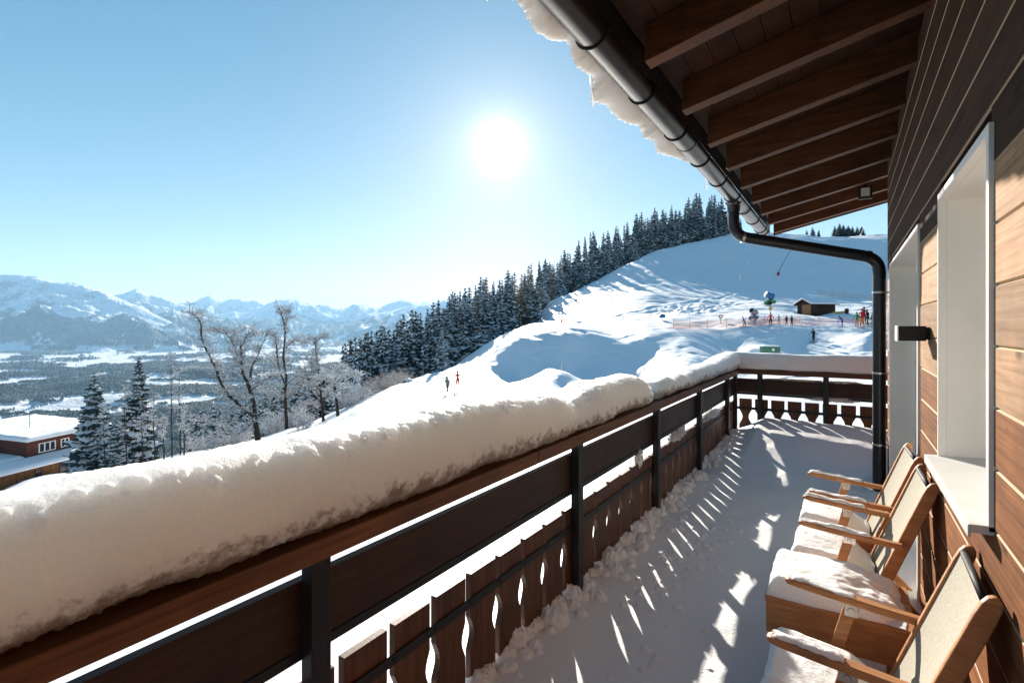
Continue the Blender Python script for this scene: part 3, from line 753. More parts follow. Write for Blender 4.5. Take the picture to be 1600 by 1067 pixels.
TAILSNOW = lumpy('roof_snow', stt2, tail_prof, M['eave_snow'], 'small leftover lumps of snow on the gutter above the downpipe', 'snow', .012, .02, 67, 'stuff')
for (y, x, ztop, ln, lab) in ((2.93, -1.29, 1.50, .17, 'long thin icicle hanging from the broad snow slab at the roof edge'), (5.45, -1.17, 1.56, .20, 'short icicle below the small snow lumps nearer the downpipe'),
                              (1.86, -1.32, 1.52, .10, 'stubby icicle at the upper end of the overhanging roof snow')):
    mb = MB(); pts = [(x + .004 * math.sin(t * 9), y, ztop + .05 - (ln + .05) * t) for t in np.linspace(0, 1, 9)]
    mb.tube(pts, [.011 * (1 - t) ** .7 + .003 for t in np.linspace(0, 1, 9)], 7)
    tag(mb.build('icicle', M['packed'], smooth=True), lab, 'icicle', 'icicles along the eaves')

# ------------------------------------------------------------------ balcony railing: it runs on past the corner of the house
RX = -1.45; YR = 9.16; XR = 1.9
RL = thing('balcony_railing', 'dark wooden balcony railing with cut-out balusters between black steel posts', 'railing', (RX, YR, -1.75))
mb = MB(); mb.box(RX - .26, RX, -2.0, 2.545, -.771, -.699); part('handrail', mb, M['rail_wood'], RL, bevel=.005)
mb = MB(); mb.box(RX - .26, RX, 2.549, YR + .25, -.771, -.699); part('handrail', mb, M['rail_wood'], RL, bevel=.005)
mb = MB(); mb.box(RX + .004, XR, YR, YR + .25, -.771, -.700); part('handrail', mb, M['rail_wood_x'], RL, bevel=.005)
LP = [-.69, 1.124, 3.15, 4.876, 6.577, 8.354]
for y in LP + [9.03]:
    mb = MB(); mb.box(RX - .078, RX - .022, y - .038, y + .038, -2.1, -.7715)
    po = part('post', mb, M['post'], RL, bevel=.003)
for x in (-1.16, -.25, .9):
    mb = MB(); mb.box(x - .038, x + .038, YR + .025, YR + .08, -2.1, -.7725); part('post', mb, M['post'], RL, bevel=.003)
# wide parapet boards behind the posts
for a, c in ((-2.0, 1.124), (1.124, 3.15), (3.15, 4.876), (4.876, 6.577), (6.577, 8.354), (8.354, YR + .14)):
    mb = MB(); mb.box(RX - .123, RX - .083, a + .003, c - .003, -1.074, -.850); part('parapet_board', mb, M['plank'], RL, bevel=.003)
for a, c in ((RX - .076, -1.16), (-1.16, -.25), (-.25, .9), (.9, XR)):
    mb = MB(); mb.box(a + .003, c - .003, YR + .086, YR + .126, -1.074, -.850); part('parapet_board', mb, M['plank_x'], RL, bevel=.003)
mb = MB(); mb.box(RX - .132, RX - .080, -2.0, YR + .126, -1.112, -1.078); part('rail_bar', mb, M['post'], RL)
mb = MB(); mb.box(RX - .073, XR, YR + .083, YR + .132, -1.112, -1.078); part('rail_bar', mb, M['post'], RL)
# flat steel bar with bolt heads that carries the balusters
mb = MB(); mb.box(RX - .078, RX - .070, -2.0, YR + .06, -1.352, -1.310)
for i in range(43):
    y = -1.535 + .253 * i; mb.lathe((RX - .070, y, -1.331), (1, 0, 0), [(0, .009), (.005, .007)], 8)
part('cross_bar', mb, M['post'], RL)
mb = MB(); mb.box(RX - .07, XR, YR + .073, YR + .081, -1.352, -1.310); part('cross_bar', mb, M['post'], RL)
mb = MB(); mb.box(RX - .078, RX - .070, -2.0, YR + .06, -1.80, -1.76); part('cross_bar', mb, M['post'], RL)
mb = MB(); mb.box(RX - .07, XR, YR + .073, YR + .081, -1.80, -1.76); part('cross_bar', mb, M['post'], RL)
def baluster(w, zt, zb, zc, dep, hh, th):
    """outline in (s, z): straight board whose sides are cut by half lens shapes"""
    left = []; right = []
    zs = [zt, zc + hh] + [zc + hh * math.cos(a) for a in np.linspace(.15, math.pi - .15, 13)] + [zc - hh, zb]
    for z in zs:
        q = (z - zc) / hh; d = dep * (math.cos(q * math.pi / 2) ** 1.3 if abs(q) < 1 else 0)
        left.append((-w / 2 + d, z)); right.append((w / 2 - d, z))
    return right + left[::-1]
y = -1.665
rg = random.Random(5)
while y < YR - .06:
    dz = rg.uniform(-.006, .006)
    out = baluster(.211, -1.203 + dz, -1.88, -1.494, .027, .085, .03)
    mb = MB(); mb.prism([(RX - .081, y + s, z) for s, z in out], (-.034, 0, 0))
    part('baluster', mb, M['baluster'], RL, bevel=.002)
    y += .253
x = RX + .07
while x < XR - .12:
    out = baluster(.190, -1.178, -1.88, -1.474, .050, .126, .03)
    mb = MB(); mb.prism([(x + s, YR + .083, z) for s, z in out], (0, .03, 0)); part('baluster', mb, M['baluster'], RL, bevel=.002)
    x += .236

# snow lying on the handrail
HT = np.array([(-2, -.36), (0, -.36), (.4, -.36), (1.13, -.375), (1.9, -.362), (2.4, -.372), (2.85, -.405), (3.05, -.468), (3.2, -.443), (3.5, -.405), (4.0, -.396), (4.4, -.425), (4.62, -.50), (4.76, -.612), (4.97, -.615),
               (5.1, -.53), (5.3, -.485), (5.55, -.525), (5.8, -.485), (6.1, -.53), (6.4, -.488), (6.95, -.50), (7.6, -.488), (8.2, -.445), (8.8, -.425), (9.5, -.42)])
WT = np.array([(-2, 1), (2.9, 1), (3.05, .94), (3.3, .98), (4.4, .98), (4.62, .85), (4.76, .5), (4.97, .55), (5.2, .8), (5.8, .86), (6.5, .9), (7.5, .95), (9.5, 1)])
def se(h, w0, w1, flat=3.0, n=120):
    """upright section: base on the rail, rounded shoulders; w0 outer (negative), w1 inner"""
    pts = []
    for k in range(n):
        a = 2 * math.pi * k / n; ca, sa = math.cos(a), math.sin(a)
        e = 2 / flat
        xx = math.copysign(abs(ca) ** e, ca); zz_ = math.copysign(abs(sa) ** e, sa)
        cx_ = (w0 + w1) / 2; hw = (w1 - w0) / 2
        zv = (zz_ + 1) / 2 * h
        xv = cx_ + xx * hw
        if zz_ > 0: xv -= .018 * zz_ * (.25 + .75 * xx)       # leans back towards the crest
        pts.append((xv, zv))
    return pts
yy = np.concatenate([np.linspace(-2.0, -.4, 60, endpoint=False), np.linspace(-.4, 3.0, 760, endpoint=False), np.linspace(3.0, YR + .03, 620)])
stt = [(np.array((RX - .15, y, -.699)), np.array((1., 0, 0)), np.array((0, 0, 1.))) for y in yy]
def rail_prof(i, s):
    y = s[0][1]; h = np.interp(y, HT[:, 0], HT[:, 1]) + .699 - .014; w = np.interp(y, WT[:, 0], WT[:, 1])
    return se(h, -.18 * w, .160 * w + .014 * math.sin(y * 2.5))
rgb = random.Random(77); BUMPS = []
def inner_x(y): return RX - .15 + .160 * np.interp(y, WT[:, 0], WT[:, 1])
for i in range(2600):
    y = rgb.uniform(-.5, 5.6) if i % 3 else rgb.uniform(-.4, 2.6); v = rgb.random() ** 1.9
    if float(fbm(np.array(y * 1.6), np.array(.4), 2, 71)) + .35 < rgb.random() * .9: continue
    BUMPS.append((inner_x(y) + .022, y, -.690 + v * .12, rgb.uniform(.012, .036) * (1 - .45 * v)))
for i in range(70):
    y = rgb.uniform(-.3, 5.0); zc = np.interp(y, HT[:, 0], HT[:, 1])
    for k in range(rgb.randrange(4, 16)):
        BUMPS.append((inner_x(y) - rgb.uniform(.0, .07), y + rgb.gauss(0, .06), zc - rgb.uniform(.0, .07), rgb.uniform(.008, .024)))
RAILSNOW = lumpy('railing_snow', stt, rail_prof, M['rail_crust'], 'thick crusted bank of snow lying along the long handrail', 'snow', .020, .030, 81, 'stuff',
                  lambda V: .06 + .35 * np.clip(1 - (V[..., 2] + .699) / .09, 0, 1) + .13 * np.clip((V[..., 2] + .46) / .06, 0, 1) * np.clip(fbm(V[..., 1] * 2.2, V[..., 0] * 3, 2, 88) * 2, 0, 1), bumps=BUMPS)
stt = [(np.array((x, YR + .12, -.699)), np.array((0, 1., 0)), np.array((0, 0, 1.))) for x in np.linspace(RX - .24, XR, 320)]
ENDSNOW = lumpy('railing_snow', stt, lambda i, s: se(.268 + .008 * math.sin(s[0][0] * 3.2), -.16, .17, 3.4, 56), M['packed'], 'smooth even bank of snow along the short far handrail', 'snow', .008, .006, 91, 'stuff')
# patches of snow caught on ledges of the railing
rg = random.Random(9)
def blob(name, c, sx, sy, sz, seed, mat_, label, cat, kind=None, amp=.25, res=(56, 40), fr=2.0):
    nu_, nv_ = res; th = np.linspace(0, math.pi, nu_); ph = np.linspace(0, 2 * math.pi, nv_, endpoint=False)
    T, Q = np.meshgrid(th, ph, indexing='ij')
    d = np.stack([np.sin(T) * np.cos(Q), np.sin(T) * np.sin(Q), np.cos(T)], -1)
    rr = 1 + amp * (fbm(d[..., 0] * fr + seed, d[..., 1] * fr + d[..., 2] * fr * .85, 4, seed))
    V_ = d * rr[..., None] * np.array((sx, sy, sz)) + np.array(c)
    o = grid_obj(name, V_.reshape(-1, 3), nu_, nv_, mat_, closed_v=True)
    return tag(o, label, cat, None, kind)
for (c, s, lab) in (((-.04, YR + .106, -.842), (.22, .035, .016), 'thin strip of snow on top of the far parapet board beside the downpipe'),
                    ((-.69, YR + .106, -.840), (.38, .035, .014), 'long thin strip of snow on the far parapet board left of the middle post'),
                    ((-.15, YR + .075, -1.112), (.28, .035, .026), 'flat cushion of snow on the steel bar below the far parapet board'),
                    ((RX - .09, 5.75, -1.165), (.05, .24, .05), 'clump of snow stuck under the parapet board near the third far post'),
                    ((RX - .09, 7.4, -1.19), (.05, .5, .045), 'long clump of snow on the baluster tops near the far corner'),
                    ((RX - .085, 4.47, -1.16), (.03, .06, .07), 'small pointed clump of snow below the parapet board in mid railing')):
    blob('ledge_snow', c, *s, seed=int(abs(c[0] * 91 + c[1] * 37)) % 50, mat_=M['packed'], label=lab, cat='snow', kind=None, amp=.55, fr=4.5)

# ------------------------------------------------------------------ snow on the deck
xs_ = np.concatenate([np.linspace(-1.66, -1.0, 210, endpoint=False), np.linspace(-1.0, .46, 120), np.linspace(.5, 1.9, 20)])
ys_ = np.concatenate([np.linspace(-2.0, .6, 50, endpoint=False), np.linspace(.6, 5.6, 800, endpoint=False), np.linspace(5.6, YR + .03, 220)])
XX, YY = np.meshgrid(xs_, ys_, indexing='ij')
z = np.full(XX.shape, -1.765)
ed = np.clip((-XX - 1.20 - .06 * np.sin(YY * 1.7) - .06 * perlin(YY * 1.9, YY * 0, 5)) / .24, 0, 1)         # low crumbly bank against the railing
ed = ed * ed * (3 - 2 * ed)
z += ed * (.015 + .05 * perlin(YY * 1.1, YY * 0 + .3, 6))
z += fbm(XX * 1.1, YY * .9, 3, 25) * .018 + fbm(XX * 6, YY * 5, 3, 26) * .003
dr = np.clip((YY - 6.3 - .6 * np.clip((XX + .6) / .9, 0, 1)) / (2.75 - .6 * np.clip((XX + .6) / .9, 0, 1)), 0, 1); dr = dr * dr * (3 - 2 * dr)
z += dr * .30 * np.clip((XX + 1.60) / .5, .3, 1)
z -= .05 * np.exp(-((XX - PXW) ** 2 + (YY - PYW) ** 2) / .02)
# crumbs that fell off the handrail
rgd = random.Random(17); lump = np.zeros(z.shape)
for i in range(900):
    y = rgd.uniform(.5, 8.6)
    if i < 780: x = -1.60 + abs(rgd.gauss(0, .12)) + .04 * math.sin(y * 1.7); r = rgd.uniform(.016, .058) * (1 if rgd.random() < .8 else 1.7) * (1 - min(.6, (x + 1.6) * 1.2))
    else: x = -.98 + rgd.gauss(0, .13); y = 4.0 + rgd.gauss(0, .55); r = rgd.uniform(.008, .026)
    ix = slice(*np.searchsorted(xs_, [x - r, x + r])); iy = slice(*np.searchsorted(ys_, [y - r, y + r]))
    if ix.start >= ix.stop or iy.start >= iy.stop: continue
    d2 = (XX[ix, iy] - x) ** 2 + (YY[ix, iy] - y) ** 2
    lump[ix, iy] = np.maximum(lump[ix, iy], np.sqrt(np.maximum(0, r * r - d2)) * .9)
z += lump * (1 + .3 * fbm(XX * 40, YY * 40, 2, 8))
V = np.stack([XX, YY, z], -1).reshape(-1, 3)
DS = grid_obj('deck_snow', V, len(xs_), len(ys_), M['deep'])
tag(DS, 'deep untouched snow covering the balcony deck with a crumbly bank at the railing', 'snow', None, 'stuff')

# ------------------------------------------------------------------ teak armchairs and the side table along the wall
def slab_path(mb, pts, w, th, side=(0, 1, 0), round_end=0):
    """flat bar following pts; w across 'side', th through it"""
    side = Vector(side); P_ = [Vector(p) for p in pts]; n = len(P_); vs = []; fs = []
    for i, p in enumerate(P_):
        d = (P_[min(i + 1, n - 1)] - P_[max(i - 1, 0)]).normalized(); u = side.cross(d).normalized()
        ww = w if not hasattr(w, '__len__') else w[i]; tt = th if not hasattr(th, '__len__') else th[i]
        vs += [p + side * ww / 2 + u * tt / 2, p - side * ww / 2 + u * tt / 2, p - side * ww / 2 - u * tt / 2, p + side * ww / 2 - u * tt / 2]
    for i in range(n - 1):
        for k in range(4):
            a = i * 4 + k; b_ = i * 4 + (k + 1) % 4; fs.append((a, b_, b_ + 4, a + 4))
    fs.append((3, 2, 1, 0)); fs.append(tuple((n - 1) * 4 + k for k in range(4)))
    mb.add(vs, fs)
# chair in its own frame: origin on the deck under the seat, +x towards the wall, y across
def make_chair():
    t = thing('armchair', 'x', 'armchair')
    hw = .25
    zA, zS = .665, .40
    for s in (-1, 1):
        y = s * hw
        # arm: gently dished, front end rounded off
        xs2 = [-.315, -.310, -.30, -.28, -.22, -.10, .05, .15]; zz2 = [zA + .002, zA + .004, zA + .006, zA + .006, zA, zA - .012, zA - .026, zA - .033]
        ww = [.014, .034, .046, .054, .056, .052, .046, .040]; tt = [.012, .020, .024, .027, .028, .028, .028, .028]
        mb = MB(); slab_path(mb, [(a, y, c) for a, c in zip(xs2, zz2)], ww, tt); mb.build('armrest', M['teak'], t, bevel=.006)
        # back stile runs from the seat up past the arm to a rounded top
        bx0, bz0, bx1, bz1 = .03, .30, .285, .965
        yy2 = y - s * .035
        d = Vector((bx1 - bx0, 0, bz1 - bz0)); q = [0, .3, .6, .9, .955, .985, 1.0]
        mb = MB(); slab_path(mb, [(bx0 + d.x * v, yy2, bz0 + d.z * v) for v in q], .026, [.05, .056, .056, .054, .048, .034, .012]); mb.build('back_post', M['teak'], t, bevel=.005)
        # front leg carries the arm, rear leg crosses it
        mb = MB(); mb.bar((-.275, y - s * .004, -.11), (-.075, y - s * .004, zA - .022), .022, .045, up=(1, 0, 0)); lg = mb.build('leg', M['teak'], t, bevel=.004)
        mb = MB(); mb.bar((-.10, y - s * .062, zS - .03), (.36, y - s * .062, -.11), .022, .045, up=(1, 0, 0)); mb.build('leg', M['teak'], t, bevel=.004)
        # zinc bracket and screw under the arm
        mb = MB(); mb.box(-.100, -.055, y - s * .017 - .0015, y - s * .017 + .0015, zA - .075, zA - .026); mb.lathe((-.078, y - s * .0185, zA - .052), (0, -s, 0), [(0, .013), (.004, .011)], 12)
        mb.build('bracket', M['bracket'], lg)
        mb = MB(); mb.box(-.105, -.050, y + s * .0085 - .0015, y + s * .0085 + .0015, zA - .062, zA - .026); mb.lathe((-.078, y + s * .010, zA - .046), (0, s, 0), [(0, .011), (.004, .009)], 12)
        mb.build('bracket', M['bracket'], lg)
        mb = MB(); mb.bar((-.335, y - s * .032, zS + .010), (.10, y - s * .032, zS - .035), .024, .048); mb.build('seat_rail', M['teak'], t, bevel=.004)
    mb = MB(); mb.bar((-.325, -hw + .045, zS + .008), (-.325, hw - .045, zS + .008), .03, .045); mb.build('seat_front', M['teak'], t, bevel=.005)
    mb = MB(); mb.bar((.215, -hw + .05, .79), (.215, hw - .05, .79), .018, .03)
    # sling seat and sling back, slightly slack
    def sling(pts, w, name):
        m_ = MB(); n = len(pts); k = 9; th = .003
        vs = []
        for sgn in (1, -1):
            for i, (x, z) in enumerate(pts):
                for j in range(k):
                    v = j / (k - 1) * 2 - 1; sag = .012 * (1 - v * v)
                    vs.append((x + sag * .9 + sgn * th / 2, v * w / 2, z - sag * .4))
        fs = []
        for q in (0, 1):
            for i in range(n - 1):
                for j in range(k - 1):
                    a = q * n * k + i * k + j; fs.append((a, a + 1, a + 1 + k, a + k))
        for i in range(n - 1):
            for j in (0, k - 1):
                a = i * k + j; fs.append((a, a + k, a + k + n * k, a + n * k))
        for j in range(k - 1):
            for i in (0, n - 1):
                a = i * k + j; fs.append((a, a + 1, a + 1 + n * k, a + n * k))
        m_.add(vs, fs); return m_.build(name, M['sling'], t, smooth=False)
    bx0, bz0, bx1, bz1 = .03, .30, .285, .965
    sling([(bx0 + (bx1 - bx0) * v - .018, bz0 + (bz1 - bz0) * v) for v in np.linspace(.02, .965, 10)], 2 * (hw - .050), 'back_sling')
    sling([(-.32 + .42 * v, zS + .022 - .045 * v) for v in np.linspace(0, 1, 8)], 2 * (hw - .045), 'seat_sling')
    mb = MB(); mb.tube([(bx1 - .022, -hw + .05, bz1 - .028), (bx1 - .022, hw - .05, bz1 - .028)], .012, 10); mb.build('top_rail', M['black'], t, smooth=True)
    return t
def copy_tree(o, parent=None):
    c = o.copy(); C.objects.link(c)
    if parent: c.parent = parent
    for ch in [x for x in bpy.data.objects if x.parent == o]: copy_tree(ch, c)
    return c
CY = [2.255, 3.545, 4.175]
labs = ['nearest teak armchair, cut off by the lower edge, with a snow-filled seat', 'teak armchair just beyond the wooden side table, a snow cushion on its seat', 'farthest teak armchair, standing by the white door reveal with its back to the wall']
ch0 = make_chair(); CHAIRS = []
for i, y in enumerate(CY):
    o = ch0 if i == 0 else copy_tree(ch0)
    o.location = (.09, y, -1.75); o.rotation_euler = (0, 0, R((-1.5, 1.0, 2.5)[i]))
    tag(o, labs[i], 'armchair', 'teak armchairs along the chalet wall'); CHAIRS.append(o)
# side table
ST = thing('side_table', 'low square teak side table with a deep apron, loaded with snow, between two armchairs', 'side table', (-.04, 2.89, -1.75))
tx0, tx1, ty0, ty1, tz = -.315, .245, 2.665, 3.115, -1.245
mb = MB()
for i in range(5): w_ = (ty1 - ty0) / 5; mb.box(tx0, tx1, ty0 + i * w_ + .003, ty0 + (i + 1) * w_ - .003, tz - .022, tz)
part('table_top', mb, M['teak'], ST, bevel=.003)
mb = MB()
mb.box(tx0 + .004, tx1 - .004, ty0 + .004, ty0 + .026, tz - .165, tz - .0225); mb.box(tx0 + .004, tx1 - .004, ty1 - .026, ty1 - .004, tz - .165, tz - .0225)
mb.box(tx0 + .004, tx0 + .026, ty0 + .027, ty1 - .027, tz - .165, tz - .0225); mb.box(tx1 - .026, tx1 - .004, ty0 + .027, ty1 - .027, tz - .165, tz - .0225)
part('apron', mb, M['teak'], ST, bevel=.003)
for x in (tx0 + .03, tx1 - .08):
    for y in (ty0 + .03, ty1 - .08):
        mb = MB(); mb.box(x, x + .05, y, y + .05, -1.86, tz - .023); part('leg', mb, M['teak'], ST, bevel=.004)
# snow cushions lying on the seats, arms and table
def cushion(name, x0, x1, y0, y1, zf, h, label, seed, round_=.05, mel=None):
    n1, n2 = 90, 90
    u = np.linspace(-1, 1, n1); U, W = np.meshgrid(u, np.linspace(-1, 1, n2), indexing='ij')
    X = (x0 + x1) / 2 + U * (x1 - x0) / 2; Y = (y0 + y1) / 2 + W * (y1 - y0) / 2
    X = X + .010 * perlin(W * 3, U * 0 + seed, seed) * np.abs(U) ** 3; Y = Y + .008 * perlin(U * 3, W * 0 + seed, seed + 1) * np.abs(W) ** 3
    ex = np.clip((1 - np.abs(U)) * (x1 - x0) / 2 / round_, 0, 1); ey = np.clip((1 - np.abs(W)) * (y1 - y0) / 2 / round_, 0, 1)
    e = (1 - (1 - ex) ** 2) * (1 - (1 - ey) ** 2); e = e ** .5
    hh = h * (1 + .14 * fbm(X * 4, Y * 4, 2, seed)) + .0016 * fbm(X * 20, Y * 20, 3, seed + 4)
    if mel is not None: hh = hh * mel(X, Y)
    zz_ = np.vectorize(zf)(X, Y) + .002 + np.maximum(0, e * hh)
    Vt = np.stack([X, Y, zz_], -1); Vb = Vt.copy(); Vb[..., 2] = np.vectorize(zf)(X, Y) + .0015
    ring = [(i, 0) for i in range(n1)] + [(n1 - 1, j) for j in range(1, n2)] + [(i, n2 - 1) for i in range(n1 - 2, -1, -1)] + [(0, j) for j in range(n2 - 2, 0, -1)]
    me = bpy.data.meshes.new(name); vs = [tuple(v) for v in Vt.reshape(-1, 3)] + [tuple(v) for v in Vb.reshape(-1, 3)]; N_ = n1 * n2; fs = []
    for i in range(n1 - 1):
        for j in range(n2 - 1):
            a = i * n2 + j; fs.append((a, a + n2, a + n2 + 1, a + 1)); fs.append((a + N_, a + 1 + N_, a + n2 + 1 + N_, a + n2 + N_))
    for k in range(len(ring)):
        a = ring[k][0] * n2 + ring[k][1]; b_ = ring[(k + 1) % len(ring)][0] * n2 + ring[(k + 1) % len(ring)][1]; fs.append((b_, a, a + N_, b_ + N_))
    me.from_pydata(vs, [], fs); me.polygons.foreach_set('use_smooth', [True] * len(fs)); me.materials.append(M['cushion']); me.update()
    o = bpy.data.objects.new(name, me); C.objects.link(o)
    return tag(o, label, 'snow')
nm = ['the nearest armchair', 'the armchair beyond the side table', 'the farthest armchair']
for i, y in enumerate(CY):
    zs_ = lambda X, Y: -1.75 + .43 - .045 * (X - (.09 - .32)) / .42
    cushion('seat_snow', -.262, .135, y - .212, y + .212, zs_, (.072, .085, .075)[i], 'white cushion of snow filling the seat of ' + nm[i], 11 + i, .04, mel=lambda X, Y: np.clip((.135 - X) / .12, .25, 1))
    for s, sd in ((-1, 'near'), (1, 'far')):
        if i == 0 and s == 1: x1_, h_ = .02, .006
        elif i == 0: x1_, h_ = .00, .009
        else: x1_, h_ = .10, .011
        rot = R((-1.5, 1.0, 2.5)[i])
        yc = y + s * .25
        zf = lambda X, Y: -1.75 + .0145 + np.interp(X - .09, [-.31, -.28, -.22, -.10, .05, .15], [.669, .671, .665, .653, .639, .632])
        xa = -.205 if i == 0 else -.21
        co = cushion('arm_snow', xa, x1_, yc - .024, yc + .024, zf, h_, 'thin icy strip of snow on the %s arm of %s' % (sd, nm[i]), 31 + i * 2 + s, .02, mel=lambda X, Y: np.clip(.9 + 1.2 * fbm(X * 9, Y * 9, 2, 3), .0, 1.5))
        # follow the small turn of the chair
        cx_, cy_ = .09, y; co.data.transform(Matrix.Translation((cx_, cy_, 0)) @ Matrix.Rotation(rot, 4, 'Z') @ Matrix.Translation((-cx_, -cy_, 0)))
cushion('table_snow', tx0 + .006, tx1 - .03, ty0 + .008, ty1 - .006, lambda X, Y: tz, .085, 'thick white slab of snow on the wooden side table, melted back near the wall', 55, .045,
        mel=lambda X, Y: np.clip((.15 + .10 * (Y - ty0) / (ty1 - ty0) - X + .04 * fbm(X * 8, Y * 8, 3, 5)) / .22, 0, 1) ** .7)

# ------------------------------------------------------------------ conifers
def conifer_meshes(seed, whorls=26, per=8, spread=.17, snow=.75, fine=1, droop=.5):
    """unit tree (height 1): trunk mesh and crown mesh (slot 0 needles, slot 1 snow)"""
    rg = random.Random(seed)
    tr = MB(); tr.tube([(0, 0, -.12), (0, 0, .3), (0, 0, .98)], [.017, .012, .002], 7)
    c = MB()
    for i in range(whorls):
        f = i / (whorls - 1); h = .05 + .93 * f ** .92
        L0 = spread * ((1 - f) ** .78) * (1.0 if f > .12 else .82 + 1.5 * f) + .008
        n = max(4, int(per * (1 - .5 * f)))
        a0 = rg.uniform(0, 6.28)
        for k in range(n):
            a = a0 + 6.283 * k / n + rg.uniform(-.25, .25); L = L0 * rg.uniform(.62, 1.15) * (1 + .34 * float(perlin(a * 1.1 + seed, h * 6, seed)))
            if rg.random() < .05: continue
            hz_ = h + rg.uniform(-.012, .012); ca, sa = math.cos(a), math.sin(a)
            S = 3 + fine
            sp = []
            for q in range(S + 1):
                v = q / S
                sp.append((v * L, hz_ - L * droop * (v ** 1.3) + L * .22 * v ** 3 + (.004 if q == 0 else 0)))
            for layer in ((0,) if rg.random() > snow else (0, 1)):
                wmax = L * (.27 if layer == 0 else .33) * rg.uniform(.8, 1.2) + .006; up = 0 if layer == 0 else .006 + .02 * L
                row = []
                for q, (d, z) in enumerate(sp):
                    v = q / S; w = wmax * (math.sin(min(1, .18 + v * .95) * math.pi) ** .7) * rg.uniform(.65, 1.25)
                    drop = w * (.95 if layer == 0 else .85)
                    jit = lambda: rg.uniform(-.006, .006)
                    row.append(((ca * d, sa * d, z + up), (ca * d - sa * w + ca * .3 * w, sa * d + ca * w + sa * .3 * w, z + up - drop + jit()),
                                (ca * d + sa * w + ca * .3 * w, sa * d - ca * w + sa * .3 * w, z + up - drop + jit())))
                for q in range(S):
                    m0, l0, r0 = row[q]; m1, l1, r1 = row[q + 1]
                    if layer == 1 and rg.random() < .22: continue
                    c.add([m0, m1, l1, l0], [(0, 1, 2, 3)], layer); c.add([m0, r0, r1, m1], [(0, 1, 2, 3)], layer)
                    # ragged twig ends
                    if layer == 0:
                        for (e0, e1) in ((l0, l1), (r0, r1)):
                            t = rg.uniform(.3, .7); p = [e0[j] * (1 - t) + e1[j] * t for j in range(3)]; out = [e1[j] - m1[j] for j in range(3)]
                            g_ = rg.uniform(.25, .7); c.add([e0, e1, [p[0] + out[0] * g_ + ca * .01, p[1] + out[1] * g_ + sa * .01, p[2] + out[2] * g_ * 1.1 - .004]], [(0, 1, 2)], 0)
    c.add([(.004, 0, .955), (-.003, .004, .955), (-.003, -.004, .955), (0, 0, 1.0)], [(0, 1, 3), (1, 2, 3), (2, 0, 3)], 0)
    return tr.mesh('trunk', M['bark']), c.v, c.f, c.m
def crown_mesh(data, mats):
    _, v, f, m = data; me = bpy.data.meshes.new('crown'); me.from_pydata(v, [], f)
    for x in mats: me.materials.append(x)
    me.polygons.foreach_set('material_index', m); me.update(); return me
CON = []
for sd, sp_, sn, dr_ in ((1, .165, .92, .55), (2, .145, .80, .60), (3, .19, .95, .50), (4, .15, .6, .65), (5, .175, .88, .6), (6, .21, .95, .42), (7, .135, .85, .7), (9, .18, .75, .5)):
    dta = conifer_meshes(sd, 27, 8, sp_, sn, 0, dr_)
    CON.append((dta[0], crown_mesh(dta, [M['spruce'] if sd != 4 else M['spruce_dark'], M['twigsnow']])))
dl = conifer_meshes(8, 24, 7, .13, .35, 0, .15); LAR = (dl[0], crown_mesh(dl, [M['larch'], M['twigsnow']]))
def plant(name, meshes, loc, h, wid, rz, label, group, lean=0):
    t = thing(name, label, 'tree', loc, rz, group); t.rotation_euler = (math.sin(rz * 7) * .03, math.cos(rz * 5) * .03, rz)
    for nm_, me in zip(('trunk', 'crown'), meshes):
        o = bpy.data.objects.new(nm_, me); C.objects.link(o); o.parent = t; o.scale = (h * wid, h * wid, h)
    return t
TOP = np.array([(520, 545), (544, 529), (580, 511), (607, 509), (646, 481), (684, 472), (712, 450), (734, 444), (751, 433), (785, 428), (805, 425), (842, 400), (869, 391), (900, 377), (937, 361), (977, 346), (1004, 333), (1041, 324), (1089, 303), (1112, 300), (1146, 322), (1170, 335)])
# the crest (front edge of the wood): px -> distance
FRONT = np.array([(530, 84), (600, 92), (650, 100), (690, 92), (720, 94), (745, 96), (765, 99), (785, 106), (842, 125), (850, 156), (900, 184), (944, 201), (1011, 220), (1079, 225), (1150, 219)])
rg = random.Random(21); planted = 0
for row, (d0, d1, n, j0, j1) in enumerate(((0, 3, 74, 10, 34), (4, 10, 64, 2, 22), (10, 20, 58, -4, 10), (22, 34, 46, -3, 10))):
    for i in range(n):
        px = 536 + (1158 - 536) * ((i + rg.uniform(.1, .9)) / n)
        D = np.interp(px, FRONT[:, 0], FRONT[:, 1]) + rg.uniform(d0, d1)
        g_ = G(px, D); top = np.interp(px, TOP[:, 0], TOP[:, 1]) + rg.uniform(j0, j1) * (1.0 if px > 640 else .8) + 9 * float(perlin(px / 23, .4, 3)) + (rg.uniform(6, 24) if rg.random() < .22 else 0)
        h = (510 - top) / FPX * D - g_.z
        if not 4 < h < 42: continue
        is_l = (795 < px < 885 and rg.random() < .38) or (700 < px < 790 and rg.random() < .08)
        kk = rg.choice((0, 1, 2, 4, 5, 6, 7))
        if px < 700 and rg.random() < .5: kk = 3
        plant('larch_tree' if is_l else 'spruce_tree', LAR if is_l else CON[kk], g_, h, rg.choice((.78, .95, 1.05, 1.2, 1.35)) * rg.uniform(.92, 1.08) * (1 if h < 20 else .88), rg.uniform(0, 6.28),
              'bare tan larch among the snowy spruces along the hill crest' if is_l else 'snow-dusted spruce in the dense wood along the hill crest', 'larches in the hillside wood' if is_l else 'spruces in the hillside wood')
